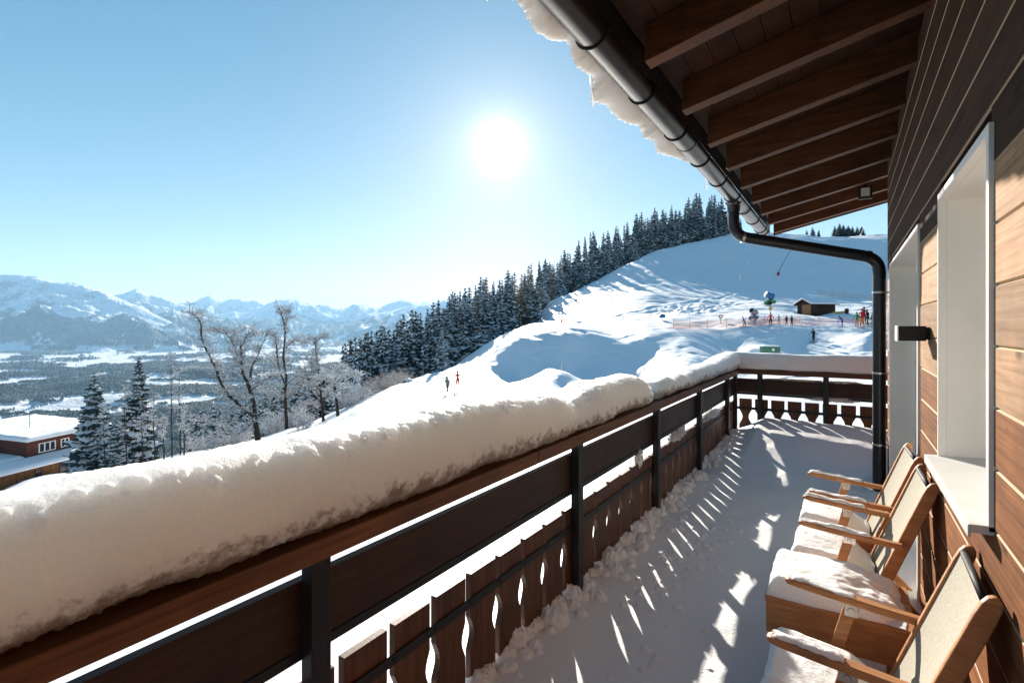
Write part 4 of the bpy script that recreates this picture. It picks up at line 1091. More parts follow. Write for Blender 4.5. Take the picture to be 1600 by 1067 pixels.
# lower wood behind the fruit trees
for i in range(46):
    px = rg.uniform(285, 575); D = rg.uniform(72, 120)
    g_ = G(px, D); top = np.interp(px, [285, 330, 380, 430, 480, 520, 575], [655, 632, 628, 600, 578, 560, 545]) + rg.uniform(-4, 26)
    h = (510 - top) / FPX * D - g_.z
    if 3 < h < 32: plant('spruce_tree', CON[rg.choice((3, 1, 3))], g_, h, rg.uniform(.85, 1.2), rg.uniform(0, 6.28), 'dark spruce in the hollow behind the bare fruit trees', 'dark spruces in the hollow')
# the wooded flank below, far down towards the valley: reads as one mass
# clump on the far ridge seen under the eaves
for px, top, w in ((1260, 359, 2.0), (1270, 355, 2.2), (1279, 360, 2.0), (1304, 353, 2.4), (1311, 349, 2.4), (1318, 351, 2.6), (1325, 352, 2.6), (1332, 354, 2.8), (1339, 356, 2.8), (1346, 361, 3.0), (1314, 358, 3), (1328, 360, 3)):
    D = 262; g_ = G(px, D); h = (510 - top) / FPX * D - g_.z
    plant('spruce_tree', CON[3], g_, max(h, 5), w, rg.uniform(0, 6), 'dark spruce in the small clump on the far ridge under the eaves', 'spruces on the far ridge')
# single young spruce at the meadow edge
g_, D = ground_hit(690, 573, 50, 100)
fine1 = conifer_meshes(31, 30, 10, .19, .95, 1, .5); FINE1 = (fine1[0], crown_mesh(fine1, [M['spruce'], M['twigsnow']]))
plant('spruce_tree', FINE1, g_, (573 - 508) / FPX * D, 1.15, .3, 'single young snow-laden spruce standing in front of the wood by the two walkers', 'lone spruces')
# two taller spruces left, beside the farmhouse
fine2 = conifer_meshes(41, 40, 11, .215, .9, 1, .5); FINE2 = (fine2[0], crown_mesh(fine2, [M['spruce'], M['twigsnow']]))
fine3 = conifer_meshes(43, 44, 11, .165, .8, 1, .6); FINE3 = (fine3[0], crown_mesh(fine3, [M['spruce_dark'], M['twigsnow']]))
for px, top, bot, D, ms, w, lab in ((147, 585, 752, 50, FINE2, 1.15, 'bushy spruce with snow on its branches right beside the farmhouse'), (216, 557, 745, 52, FINE3, 1.05, 'tall slim dark spruce between the farmhouse and the thin birches'),
                                   (182, 655, 752, 49, FINE2, 1.3, 'short snowy spruce between the two taller spruces near the farmhouse')):
    g_ = G(px, D); h = (510 - top) / FPX * D - g_.z
    plant('spruce_tree', ms, g_, h, w, 1.0, lab, 'lone spruces')

# ------------------------------------------------------------------ bare trees carrying snow
def limb(mb, pts, r0, r1, snow=True, n=6, sn=1.0, rgx=None):
    k = len(pts); rad = [r0 + (r1 - r0) * (i / (k - 1)) for i in range(k)]
    mb.tube(pts, rad, n, 0, cap=False)
    if snow:
        seg = []
        for i in range(k):
            d = (Vector(pts[min(i + 1, k - 1)]) - Vector(pts[max(i - 1, 0)])).normalized(); flat = math.sqrt(max(0, 1 - d.z * d.z))
            seg.append(flat)
        sp = [Vector(p) + Vector((0, 0, rad[i] * (.55 + .25 * seg[i]) * sn + .012 * seg[i])) for i, p in enumerate(pts)]
        sr = [max(.002, (rad[i] * .82 + .013) * min(1, seg[i] * 1.5)) * sn for i in range(k)]
        mb.tube(sp, sr, max(4, n - 1), 1, cap=False)
def smooth_pts(pts, m=4):
    out = []; n = len(pts)
    for i in range(n - 1):
        p0, p1, p2, p3 = pts[max(i - 1, 0)], pts[i], pts[i + 1], pts[min(i + 2, n - 1)]
        for q in range(m):
            t = q / m; out.append(.5 * ((2 * p1) + (p2 - p0) * t + (2 * p0 - 5 * p1 + 4 * p2 - p3) * t * t + (3 * p1 - p0 - 3 * p2 + p3) * t ** 3))
    out.append(pts[-1]); return out
def twigs(mb, rgx, p, d, L, r, lvl, droop=.0, sn=1.0):
    """a twig that keeps forking"""
    k = 4; pts = [Vector(p)]; dd = Vector(d).normalized(); q = Vector(p)
    for i in range(k):
        dd = (dd + Vector((rgx.uniform(-1, 1), rgx.uniform(-1, 1), rgx.uniform(-.8, .9) - droop)) * .28).normalized()
        q = q + dd * L / k; pts.append(q.copy())
    limb(mb, pts, r, r * .55, rgx.random() < (.85 if lvl else .45), 5 if lvl > 1 else 3, sn * (1 if lvl else .7))
    if lvl > 0:
        for i in range(1, k + 1):
            for _ in range(2 if (lvl > 1 or i == k) else 1):
                if rgx.random() < .85:
                    t = pts[i]; b_ = (pts[i] - pts[i - 1]).normalized(); o = Vector((rgx.uniform(-1, 1), rgx.uniform(-1, 1), rgx.uniform(-.45, .8))).normalized()
                    twigs(mb, rgx, t, b_ * .55 + o * .9, L * rgx.uniform(.45, .68), r * .55, lvl - 1, droop, sn)
def bare_tree(name, label, limbs, D0, seed, twig_len, group, dens=1.0, lv=2, cat='tree', sn=.74, tr=.018):
    """limbs: list of (pixel polyline, r0, r1, depth drift) giving the boughs; the first is the trunk"""
    rgx = random.Random(seed); base = P(limbs[0][0][0][0], limbs[0][0][0][1], D0)
    t = thing(name, label, cat, base, 0, group)
    trunk, crown = MB(), MB()
    for li, (pl, r0, r1, dr_) in enumerate(limbs):
        n = len(pl); pts = [P(px, py, D0 + dr_ * (i / max(1, n - 1)) ** 1.2 * 1.0) - base for i, (px, py) in enumerate(pl)]
        pts = smooth_pts(pts, 4)
        if li == 0: pts[0] = pts[0] + Vector((0, 0, -.4))
        for i in range(1, len(pts) - 1): pts[i] = pts[i] + Vector((rgx.uniform(-1, 1), rgx.uniform(-1, 1), rgx.uniform(-1, 1))) * .035
        limb(trunk if li == 0 else crown, pts, r0, r1, True, 8, sn * .9)
        st = 2 if li else int(len(pts) * .45)
        for i in range(st, len(pts)):
            f = i / len(pts)
            for _ in range(3 if rgx.random() < dens else 2):
                if rgx.random() > dens: continue
                b_ = (pts[i] - pts[i - 1]).normalized(); o = Vector((rgx.uniform(-1, 1), rgx.uniform(-1, 1), rgx.uniform(-.3, .9))).normalized()
                twigs(crown, rgx, pts[i], b_ * .4 + o, twig_len * rgx.uniform(.5, 1.1) * (1 - .35 * f), tr * 1.15, lv, .05, sn)
    for nm_, m_ in (('trunk', trunk), ('crown', crown)):
        o = m_.build(nm_, [M['bark'], M['twigsnow']], t)
    return t
FG = 'bare fruit trees on the slope'
D1 = ground_hit(402, 692, 30, 60)[1]
bare_tree('fruit_tree', 'big old bare fruit tree leaning far to the left, snow on its boughs', [
    ([(403, 695), (401, 670), (399, 655), (396, 630), (390, 606), (379, 582), (377, 557), (376, 540)], .24, .06, .5),
    ([(400, 654), (385, 641), (370, 629), (358, 618), (346, 599), (337, 575), (327, 555), (316, 531), (313, 503), (303, 492), (292, 487)], .17, .02, -1.6),
    ([(392, 590), (394, 572), (402, 560), (410, 538), (418, 520)], .09, .02, .9),
    ([(378, 575), (371, 565), (368, 545), (358, 526), (347, 520), (334, 517)], .085, .02, 1.4),
    ([(376, 545), (384, 528), (390, 514)], .05, .015, .3),
    ([(398, 655), (385, 668), (371, 677), (355, 678), (343, 667), (324, 660), (304, 658)], .09, .02, -2.0),
    ([(352, 675), (345, 694), (330, 704)], .04, .012, -2.4),
    ([(392, 610), (405, 600), (420, 590), (432, 588)], .07, .02, 1.2)], D1, 5, 1.05, FG, .72, 2)
D2 = ground_hit(447, 670, 30, 70)[1]
bare_tree('fruit_tree', 'bare tree with two tall thin stems rising above the valley woods', [
    ([(448, 671), (447, 650), (446, 618), (447, 590), (443, 557), (445, 530), (445, 510), (440, 493), (436, 480)], .17, .03, .3),
    ([(446, 600), (437, 580), (433, 552), (431, 530), (427, 524)], .08, .03, -1.0),
    ([(445, 512), (450, 496), (453, 484)], .04, .012, .4),
    ([(446, 545), (455, 535), (470, 533), (484, 537)], .05, .012, 1.2),
    ([(446, 625), (460, 612), (474, 605)], .06, .015, 1.0), ([(446, 632), (432, 618), (420, 612)], .06, .015, -1.0), ([(446, 600), (462, 590), (474, 580)], .05, .012, -1.2),
    ([(447, 575), (430, 568), (420, 556)], .05, .012, 1.4)], D2, 15, .95, FG, .75, 2)
D3 = ground_hit(505, 658, 30, 70)[1]
bare_tree('fruit_tree', 'bushy frosted tree with one stem poking out of its top', [
    ([(505, 660), (504, 640), (502, 620), (499, 592), (497, 570), (494, 550), (492, 530)], .14, .025, .2),
    ([(503, 630), (490, 612), (478, 600)], .06, .015, 1.2), ([(503, 628), (518, 612), (530, 600)], .06, .015, -1.0), ([(501, 610), (486, 595), (476, 585)], .05, .012, -1.4), ([(500, 600), (513, 585), (524, 572)], .05, .012, 1.2),
    ([(492, 532), (505, 528)], .03, .012, .2), ([(499, 592), (488, 572), (482, 562)], .05, .012, .6), ([(503, 642), (488, 634), (474, 632)], .05, .012, .8)], D3, 25, .95, FG, .9, 2)
D4 = ground_hit(528, 650, 30, 70)[1]
bare_tree('birch_tree', 'leaning pale birch trunk under a low crown thick with snow', [
    ([(528, 652), (526, 628), (523, 605), (521, 596)], .15, .10, .1), ([(522, 600), (535, 590), (550, 586), (562, 590)], .07, .015, .8), ([(522, 600), (508, 590), (498, 588)], .06, .015, -.8),
    ([(524, 612), (540, 606), (556, 606)], .05, .012, -1.0), ([(521, 598), (528, 582), (536, 574)], .05, .012, .4)], D4, 35, .85, FG, .9, 2, sn=1.25)
for i, (px, top, py, D, lab) in enumerate(((268, 556, 735, 46, 'tallest thin birch pole, left of the leaning fruit tree'), (281, 576, 725, 47, 'second thin birch pole, just right of the tallest one'), (241, 622, 742, 46, 'short thin birch in front of the tall slim spruce'), (196, 610, 750, 47, 'thin frosted birch between the two spruces'), (287, 640, 712, 45, 'small leaning sapling at the foot of the birch poles'), (163, 640, 752, 46.5, 'frost-covered sapling in front of the bushy spruce'), (255, 655, 740, 45.5, 'low frosted sapling left of the tallest birch pole'), (222, 650, 748, 45, 'frosted sapling in front of the tall slim spruce'))):
    g_ = G(px, D); pb = 510 - g_.z / D * FPX
    bare_tree('birch_tree', lab, [([(px + 1, pb), (px + .5, pb * .6 + top * .4), (px - 1, pb * .3 + top * .7), (px, top)], .065, .014, .3)], D, 50 + i, .75, 'thin birches by the spruces', .9, 2, tr=.013)
# frosted shrubs along the shoulder of the slope
def shrub(px, py, D, w, h, seed, lab, tan=False):
    rgx = random.Random(seed); g_ = G(px, D); t = thing('frosted_shrub', lab, 'shrub', g_, 0, 'frosted shrubs along the slope edge'); mb = MB()
    for i in range(int(16 + w * 6)):
        p = Vector((rgx.uniform(-w / 2, w / 2) * .8, rgx.uniform(-w / 2, w / 2) * .8, -.1)); d = Vector((p.x * .5 / w, p.y * .5 / w, 1)) + Vector((rgx.uniform(-.4, .4), rgx.uniform(-.4, .4), 0))
        twigs(mb, rgx, p, d, h * rgx.uniform(.4, .7), .016, 2, .1, .45 if tan else .8)
    mb.build('crown', [M['larch'] if tan else M['bark'], M['twigsnow']], t)
for i, (px, py, D, w, h, tan, lab) in enumerate(((545, 640, 52, 2.4, 2.2, 0, 'snow-laden shrub right beside the leaning birch'), (566, 625, 55, 2.4, 2.0, 0, 'round snowy shrub at the slope edge, one along from the birch'), (590, 612, 60, 2.6, 2.3, 1, 'tan frosted shrub in the middle of the slope-edge row'),
                                               (612, 600, 63, 2.8, 2.8, 1, 'tallest tan shrub of the slope-edge row'), (632, 588, 67, 2.6, 2.4, 1, 'tan shrub at the upper end of the slope-edge row'), (476, 655, 47, 1.8, 1.5, 0, 'low snowy bush between two bare fruit trees'),
                                               (425, 640, 52, 2.6, 2.4, 0, 'dark twiggy bush behind the leaning fruit tree'), (372, 655, 52, 2.6, 2.4, 0, 'twiggy snowy bush left behind the leaning trunk'), (310, 690, 50, 2.2, 2.0, 0, 'snowy bush at the left foot of the leaning fruit tree'),
                                               (462, 628, 53, 2.4, 2.6, 0, 'frosted bush behind the two-stemmed tree'))):
    shrub(px, py, D, w, h, 70 + i, lab, tan)
# snow-capped stump heap and boulders on the slope
for i, (px, py, s, lab) in enumerate(((417, 701, .42, 'round snow-capped boulder at the foot of the leaning fruit tree'), (637, 597, .5, 'small snow-capped mound alone on the slope'), (470, 664, .75, 'snow-covered heap of stones between the bare fruit trees'))):
    g_, D = ground_hit(px, py, 30, 90); t = thing('boulder', lab, 'boulder', g_ - Vector((0, 0, .15)))
    o = blob('stone', (0, 0, s * .3), s * 1.1, s, s * .7, 3 + i, M['bark'], None, None); o.parent = t
    o = blob('snow_cap', (-.03, .05, s * .55), s * 1.15, s * 1.05, s * .62, 13 + i, M['snow'], None, None, amp=.12); o.parent = t

# ------------------------------------------------------------------ farmhouse below the slope on the left
E1 = Vector((.16, .987)).normalized(); E2 = Vector((-E1.y, E1.x))
def W2(lat, dep): v = RT * lat + FW * dep; return v
EW1 = (RT * E1.x + FW * E1.y); EW2 = (RT * E2.x + FW * E2.y)      # along the front, and away behind it
A0 = RT * ((42 - 800) / FPX * 62) + FW * 62                        # near corner of the upper storey, plan
FH = thing('farmhouse', 'brown wooden farmhouse with a flat snow-covered upper roof and white window frames', 'house', (A0.x, A0.y, -19.5))
M['farm_red'] = mat('reddish_brown_cladding', (.12, .045, .032), .75, .15, var=(.8, .2))
M['farm_wood'] = mat('orange_brown_cladding', (.36, .17, .07), .75, .15, grain=(6, 6, .4), col2=(.17, .075, .03))
def hp(s, q, z): v = A0 + EW1 * s + EW2 * q; return Vector((v.x, v.y, z))
def hbox(mb, s0, s1, q0, q1, z0, z1, mi=0):
    pts = [hp(s0, q0, z0), hp(s1, q0, z0), hp(s1, q1, z0), hp(s0, q1, z0)]; mb.prism(pts, (0, 0, z1 - z0), mi)
mb = MB(); hbox(mb, 0, 9.5, .0, 11, -15.9, -13.75); part('upper_wall', mb, M['farm_red'], FH)
mb = MB(); hbox(mb, -9, 11, -1.5, 12, -19.8, -16.35); part('lower_wall', mb, M['farm_wood'], FH)
mb = MB(); mb.prism([hp(-10, -2.1, -16.50), hp(-10, .0, -15.75), hp(-10, 12.4, -14.6), hp(-10, 12.4, -15.6), hp(-10, 0, -16.2), hp(-10, -2.1, -16.64)], EW1 * 21.6); part('lower_roof', mb, M['farm_red'], FH)
mb = MB(); mb.prism([hp(-.6, -.75, -13.74), hp(-.6, -.75, -13.60), hp(-.6, 12, -12.85), hp(-.6, 12, -13.0)], EW1 * 10.8); rf_ = part('upper_roof', mb, M['farm_red'], FH)
mb = MB(); hbox(mb, 1.2, 2.6, 8, 9.2, -13.2, -11.9); part('chimney', mb, M['farm_red'], rf_)
mb = MB(); p0 = hp(3.6, 4.2, -13.3); mb.tube([p0, p0 + Vector((0, 0, 2.2))], .03, 6); mb.tube([p0 + Vector((0, 0, 2.0)) - EW1 * .3, p0 + Vector((0, 0, 2.0)) + EW1 * .3], .02, 5); part('antenna', mb, M['post'], rf_)
for s0, w, z0, h, n in ((1.35, 1.9, -15.35, 1.15, 3), (4.0, .95, -15.30, 1.1, 2), (6.0, 2.7, -15.40, 1.15, 3)):
    fr = MB()
    for i in range(n + 1): hbox(fr, s0 + i * w / n - .06, s0 + i * w / n + .06, -.09, -.01, z0, z0 + h)
    hbox(fr, s0 + .06, s0 + w - .06, -.088, -.012, z0, z0 + .1); hbox(fr, s0 + .06, s0 + w - .06, -.088, -.012, z0 + h - .1, z0 + h)
    f_ = part('window', fr, M['trim'], FH); gl = MB(); hbox(gl, s0, s0 + w, -.04, -.005, z0 + .02, z0 + h - .02); part('pane', gl, M['glass'], f_)
for s0, w, z0, h in ((-.2, .55, -17.95, .95), (2.6, 1.3, -17.95, 1.1)):
    fr = MB(); hbox(fr, s0 - .08, s0, -1.58, -1.51, z0 - .08, z0 + h + .08); hbox(fr, s0 + w, s0 + w + .08, -1.58, -1.51, z0 - .08, z0 + h + .08); hbox(fr, s0 + w * .55, s0 + w * .55 + .07, -1.578, -1.512, z0, z0 + h)
    f_ = part('window', fr, M['farm_red'], FH); gl = MB(); hbox(gl, s0, s0 + w, -1.54, -1.505, z0, z0 + h); part('pane', gl, M['glass'], f_)
def roofsheet(name, s0, s1, q0, q1, zf, h, label, seed):
    n1, n2 = 60, 50; S, Q = np.meshgrid(np.linspace(s0, s1, n1), np.linspace(q0, q1, n2), indexing='ij')
    e = np.minimum(np.minimum(S - s0, s1 - S), np.minimum(Q - q0, q1 - Q)); e = np.clip(e / .35, 0, 1) ** .5
    z_ = zf(S, Q) + .01 + e * h * (1 + .12 * fbm(S / 2, Q / 2, 3, seed))
    Vv = np.stack([A0.x + EW1.x * S + EW2.x * Q, A0.y + EW1.y * S + EW2.y * Q, z_], -1)
    o = grid_obj(name, Vv.reshape(-1, 3), n1, n2, M['snow']); sd = o.modifiers.new('solid', 'SOLIDIFY'); sd.thickness = .05; sd.offset = -1
    return tag(o, label, 'snow', None, 'stuff')
roofsheet('roof_snow', -.75, 10.35, -.9, 12.1, lambda s, q: -13.60 + (q + .75) * .0588, .45, 'thick white snow on the flat upper farmhouse roof', 3)
roofsheet('roof_snow', -10.1, 11.7, -2.2, -.05, lambda s, q: -16.50 + (q + 2.1) * .357, .34, 'strip of snow on the farmhouse eaves below the windows', 4)
roofsheet('roof_snow', -10.1, -.05, -.04, 12.5, lambda s, q: -15.75 + q * .0927, .36, 'snow on the lower farmhouse roof beside the upper storey', 5)

# ------------------------------------------------------------------ people on the piste
def person(label, px, py, hpx, coat, trousers, hat, yaw=0, arms=(.25, .25), stride=.12, bend=0.0, D=None, skis=False, poles=False, d0=40, d1=120, group=None, arm_fwd=(0, 0), child=False):
    g_, Dd = ground_hit(px, py, d0, d1)
    if D: g_ = G(px, D); Dd = D
    H = hpx / FPX * Dd; s = H / 1.75
    hd = Vector((math.cos(yaw), math.sin(yaw), 0)); sd = Vector((-hd.y, hd.x, 0))   # facing, and its left
    U = Vector((0, 0, 1))
    def j(f, l, z): return (hd * f + sd * l + U * z) * s
    hip = (0, 0, .92); bz = math.cos(bend); bf = math.sin(bend)
    def torso(z, f=0, l=0): return j(hip[0] + bf * (z - .92) + f, l, .92 + bz * (z - .92))
    pts = [(j(0, 0, .92), .135), (torso(1.08), .125), (torso(1.28), .15), (torso(1.42), .11), (torso(1.50), .055), (torso(1.57, .01), .075), (torso(1.66, .015), .10), (torso(1.74, .01), .065)]
    ed = [(0, 1), (1, 2), (2, 3), (3, 4), (4, 5), (5, 6), (6, 7)]
    for sg, st in ((1, stride), (-1, -stride)):
        k = len(pts)
        pts += [(j(0, sg * .09, .86), .10), (j(st * .6 + .03, sg * .11, .48), .068), (j(st, sg * .12, .10), .05), (j(st + .16, sg * .13, .045), .042)]
        ed += [(0, k), (k, k + 1), (k + 1, k + 2), (k + 2, k + 3)]
    for sg, a, fw in ((1, arms[0], arm_fwd[0]), (-1, arms[1], arm_fwd[1])):
        k = len(pts); sh = torso(1.40, 0, sg * .19)
        el = sh + (sd * sg * math.sin(a) * .28 + hd * math.sin(fw) * .28 - U * math.cos(max(abs(a), abs(fw))) * .28) * s
        ha = el + (sd * sg * math.sin(a * .6) * .26 + hd * (math.sin(fw + .5)) * .26 - U * math.cos(min(3, abs(fw) + .5 if abs(a) < 1 else abs(a))) * .24) * s
        tip = ha + (ha - el).normalized() * .09 * s
        pts += [(sh, .062), (el, .05), (ha, .042), (tip, .032)]
        ed += [(3, k), (k, k + 1), (k + 1, k + 2), (k + 2, k + 3)]
    me = bpy.data.meshes.new('person'); me.from_pydata([p for p, r in pts], ed, []); o = bpy.data.objects.new('person', me); C.objects.link(o)
    sk = o.modifiers.new('skin', 'SKIN'); sk.use_smooth_shade = True; ss_ = o.modifiers.new('sub', 'SUBSURF'); ss_.levels = 1; ss_.render_levels = 1
    for v, (p, r_) in zip(me.skin_vertices[0].data, pts): v.radius = (r_ * s, r_ * s)
    me.skin_vertices[0].data[0].use_root = True
    dg = bpy.context.evaluated_depsgraph_get(); me2 = bpy.data.meshes.new_from_object(o.evaluated_get(dg)); o.modifiers.clear(); o.data = me2
    skin = M.setdefault('skin', mat('skin', (.55, .33, .24), .5, .3))
    def cm(c): 
        k = 'cloth_%.2f_%.2f_%.2f' % c
        if k not in M: M[k] = mat('cloth', c, .8, .1)
        return M[k]
    for m_ in (cm(coat), cm(trousers), skin, M['black']): me2.materials.append(m_)
    axis = (torso(1.5) - torso(.92)).normalized(); hz0 = torso(1.50)
    for p in me2.polygons:
        c = p.center; up = (c - hz0).dot(axis); p.use_smooth = True
        if up > .02 * s and (c - torso(1.62)).length < .22 * s: p.material_index = 2
        elif c.z < .12 * s: p.material_index = 3
        elif c.z < .86 * s and (Vector((c.x, c.y, 0)).length < .42 * s) and bend < .5: p.material_index = 1
        else: p.material_index = 0
    o.location = g_ + Vector((0, 0, .0)); tag(o, label, 'person', group)
    hm_ = MB(); c = torso(1.685, .005); prof = [(-.035, .118), (.02, .122), (.07, .102), (.105, .06), (.12, .01)]
    hm_.lathe(c, axis, [(a * s, b * s) for a, b in prof], 14); h_ = hm_.build('helmet' if skis else 'hat', cm(hat), o, smooth=True)
    fm = MB(); e = torso(1.655, .095); fm.tube([e - sd * .07 * s, e + hd * .018 * s, e + sd * .07 * s], .028 * s, 6); fm.build('goggles', M['black'], o)
    if skis:
        for sg, st in ((1, stride), (-1, -stride)):
            k = MB(); b0 = j(st - .7, sg * .13, .012); b1 = j(st + .75, sg * .13, .012); b2 = j(st + .95, sg * .13, .10)
            k.bar(b0, b1, .09 * s, .02 * s); k.bar(b1, b2, .08 * s, .018 * s); k.build('ski', M['black'], o)
    if poles:
        for sg, kk in ((1, len(pts) - 8 + 2), (-1, len(pts) - 4 + 2)):
            ha = pts[kk][0]; k = MB(); k.tube([ha + U * .05 * s, Vector((ha.x, ha.y, 0)) - hd * .35 * s + U * .02], .010 * s, 5); k.build('ski_pole', M['post'], o)
    return o
PG = 'people at the ski school'
ang = YAW_W = math.atan2(FW.y, FW.x)
person('walker in a grey jacket striding down the path beside the one in red', 699, 614, 25, (.16, .17, .16), (.06, .07, .08), (.03, .03, .03), ang + 2.6, (.3, .3), .24, .1, poles=True, d0=45, d1=60, group='two walkers')
person('walker in red trousers and red jacket with raised arm on the path', 715, 608, 28, (.5, .10, .06), (.6, .05, .04), (.05, .03, .03), ang + .3, (.25, 1.2), .12, 0, poles=True, d0=45, d1=60, group='two walkers')
person('skier in a blue jacket at the left end of the orange net', 1163, 511, 17, (.05, .12, .45), (.10, .10, .14), (.05, .1, .4), ang + 1.2, (.3, .2), .2, .35, skis=True, d0=66, d1=80, group=PG)
person('small figure in blue below the grey snow gun', 1179, 509, 14, (.06, .14, .5), (.08, .12, .3), (.1, .1, .12), ang, (.4, .4), .05, 0, d0=66, d1=80, group=PG)
person('person in a red jacket and black trousers below the round yellow sign', 1204, 509, 20, (.55, .03, .03), (.02, .02, .02), (.6, .5, .05), ang + 2.8, (.5, .5), .1, 0, d0=66, d1=80, group=PG)
person('child in a turquoise jacket near the orange net', 1217, 507, 15, (.05, .35, .4), (.55, .2, .06), (.05, .3, .4), ang + 3, (.6, .6), .05, 0, d0=66, d1=80, group=PG)
person('person in a black coat, left one of the dark standing pair', 1229, 508, 15, (.015, .02, .018), (.015, .02, .018), (.02, .02, .02), ang + .2, (.12, .12), .03, 0, d0=66, d1=80, group=PG)
person('person in a dark olive coat, right one of the dark standing pair', 1237, 509, 16, (.05, .045, .02), (.045, .04, .02), (.03, .03, .03), ang + .2, (.12, .12), .03, 0, d0=66, d1=80, group=PG)
person('lone skier in black with poles standing in front of the hut', 1271, 523, 21, (.02, .018, .018), (.03, .02, .02), (.05, .03, .03), ang + 2.2, (.3, .3), .14, .15, skis=True, poles=True, D=66, arm_fwd=(.5, .5), group=PG)
person('skier bent forward in a blue jacket right of the hut', 1316, 511, 19, (.06, .12, .42), (.5, .42, .40), (.03, .03, .04), ang + 1.8, (.4, .4), .16, .7, skis=True, d0=66, d1=80, group=PG)
person('skier in a green bib at the left of the crowd by the downpipe', 1339, 510, 22, (.03, .28, .10), (.6, .2, .06), (.02, .02, .02), ang + 2.5, (.4, .4), .1, .1, skis=True, d0=66, d1=80, group=PG)
person('skier in a red jacket and orange trousers in the crowd by the downpipe', 1347, 511, 28, (.5, .02, .03), (.7, .25, .05), (.4, .02, .03), ang + 2.9, (.3, .3), .08, 0, skis=True, d0=66, d1=80, group=PG)
person('tall person in dark red behind the crowd by the downpipe', 1350, 501, 26, (.28, .03, .04), (.05, .05, .06), (.05, .05, .05), ang + 2.9, (.3, .3), .08, 0, D=76, group=PG)
person('person in black clothing on skis at the right of the crowd', 1356, 507, 23, (.018, .018, .02), (.018, .018, .022), (.02, .02, .02), ang + 1.5, (.35, .3), .12, .1, skis=True, poles=True, d0=66, d1=82, group=PG)
person('person in black partly behind the downpipe', 1363.5, 505, 23, (.03, .03, .035), (.02, .02, .02), (.02, .02, .02), ang + 1.5, (.2, .2), .1, 0, D=74, group=PG)

# ------------------------------------------------------------------ hut, snow guns, lances, nets, signs, cabinet
g_, D = ground_hit(1275, 491, 75, 100)
M['hut'] = mat('hut_boards', (.06, .035, .025), .8, .1, grain=(3, 3, 20), col2=(.03, .018, .013)); M['hut_door'] = mat('hut_front', (.42, .2, .09), .75, .1, grain=(14, 14, 1), col2=(.25, .11, .05))
HT_ = thing('ski_hut', 'small brown wooden hut with a snowy gable roof on the piste', 'hut', g_, R(YAW) + R(9))
s = D / FPX; hw_, hd_, hh_ = 41 * s * .5, 1.7, 15 * s
mb = MB(); mb.prism([(-hw_, -hd_, -.6), (-hw_, hd_, -.6), (-hw_, hd_, hh_), (-hw_, 0, hh_ + .75), (-hw_, -hd_, hh_)], (2 * hw_, 0, 0)); mb.build('wall', M['hut'], HT_)
mb = MB()
for a in (-1, 1): mb.prism([(-hw_ - .45, 0, hh_ + .80), (-hw_ - .45, a * (hd_ + .45), hh_ - .14), (-hw_ - .45, a * (hd_ + .45), hh_ - .04), (-hw_ - .45, 0, hh_ + .90)], (2 * hw_ + .9, 0, 0))
mb.build('roof', M['hut'], HT_)
mb = MB(); mb.prism([(-hw_ - .5, -hd_ - .5, hh_ - .03), (-hw_ - .5, -hd_ - .48, hh_ + .22), (-hw_ - .5, -.1, hh_ + 1.12), (-hw_ - .5, .1, hh_ + 1.12), (-hw_ - .5, hd_ + .48, hh_ + .22), (-hw_ - .5, hd_ + .5, hh_ - .03), (-hw_ - .5, 0, hh_ + .90)], (2 * hw_ + 1, 0, 0))
o = mb.build('roof_snow', M['snow'], HT_, bevel=.1)
mb = MB(); mb.box(-hw_ - .04, -hw_ - .003, -hd_ * .92, hd_ * .3, -.3, hh_ * .95); mb.build('door', M['hut_door'], HT_)
mb = MB(); mb.bar((-hw_ * .25, -hd_ - .35, -.1), (-hw_ * .12, -hd_ - .05, 1.5), .12, .04); tag(mb.build('leaning_board', M['hut'], None), 'thin board leaning against the front of the ski hut', 'board'); bpy.data.objects['leaning_board'].matrix_world = HT_.matrix_basis.copy()
def snow_gun(label, px, py, hpx, col_b, col_c, yaw, D=None):
    g_, Dd = ground_hit(px, py, 60, 130)
    if D: g_ = G(px, D); Dd = D
    k = hpx / FPX * Dd / 2.2
    t = thing('snow_gun', label, 'snow gun', g_, yaw, 'fan snow guns on the piste'); t.scale = (k, k, k)
    mb = MB(); mb.prism([(-.75, -.45, .25), (.7, -.45, .25), (.9, -.45, .85), (-.8, -.45, .75)], (0, .9, 0)); mb.build('carriage', col_c, t, bevel=.05)
    for y in (-.62, .62):
        mb = MB(); mb.lathe((-.3, y - .1, .32), (0, 1, 0), [(0, .25), (.03, .33), (.17, .33), (.2, .25)], 16); mb.build('wheel', M['black'], t)
    mb = MB(); mb.bar((0, 0, .8), (0, 0, 1.35), .2, .2, up=(1, 0, 0)); mb.bar((-.0, -.45, 1.35), (0, .45, 1.35), .1, .14); mb.build('yoke', M['post'], t)
    ax = Vector((-1, 0, .42)).normalized(); c = Vector((.55, 0, 1.30))
    mb = MB(); mb.lathe(c, ax, [(0, .38), (.05, .52), (.25, .56), (.5, .50), (1.15, .43), (1.30, .47), (1.36, .45)], 22); b_ = mb.build('barrel', col_b, t, smooth=False)
    mb = MB(); mb.lathe(c + ax * 1.362, ax, [(0, .40), (.01, .36), (.02, .1)], 20); mb.build('nozzle_ring', M['black'], b_)
    mb = MB(); mb.lathe(c - ax * .02, ax, [(-.04, .40), (0, .50), (.02, .50)], 20); mb.build('intake_grille', M['trim'], b_)
    mb = MB(); mb.box(-.2, .3, .42, .62, .86, 1.2); mb.build('control_box', M['lampwhite'], t, bevel=.03)
    mb = MB(); mb.bar((-.76, 0, .42), (-1.25, 0, .2), .08, .08); mb.build('drawbar', col_c, t)
    return t
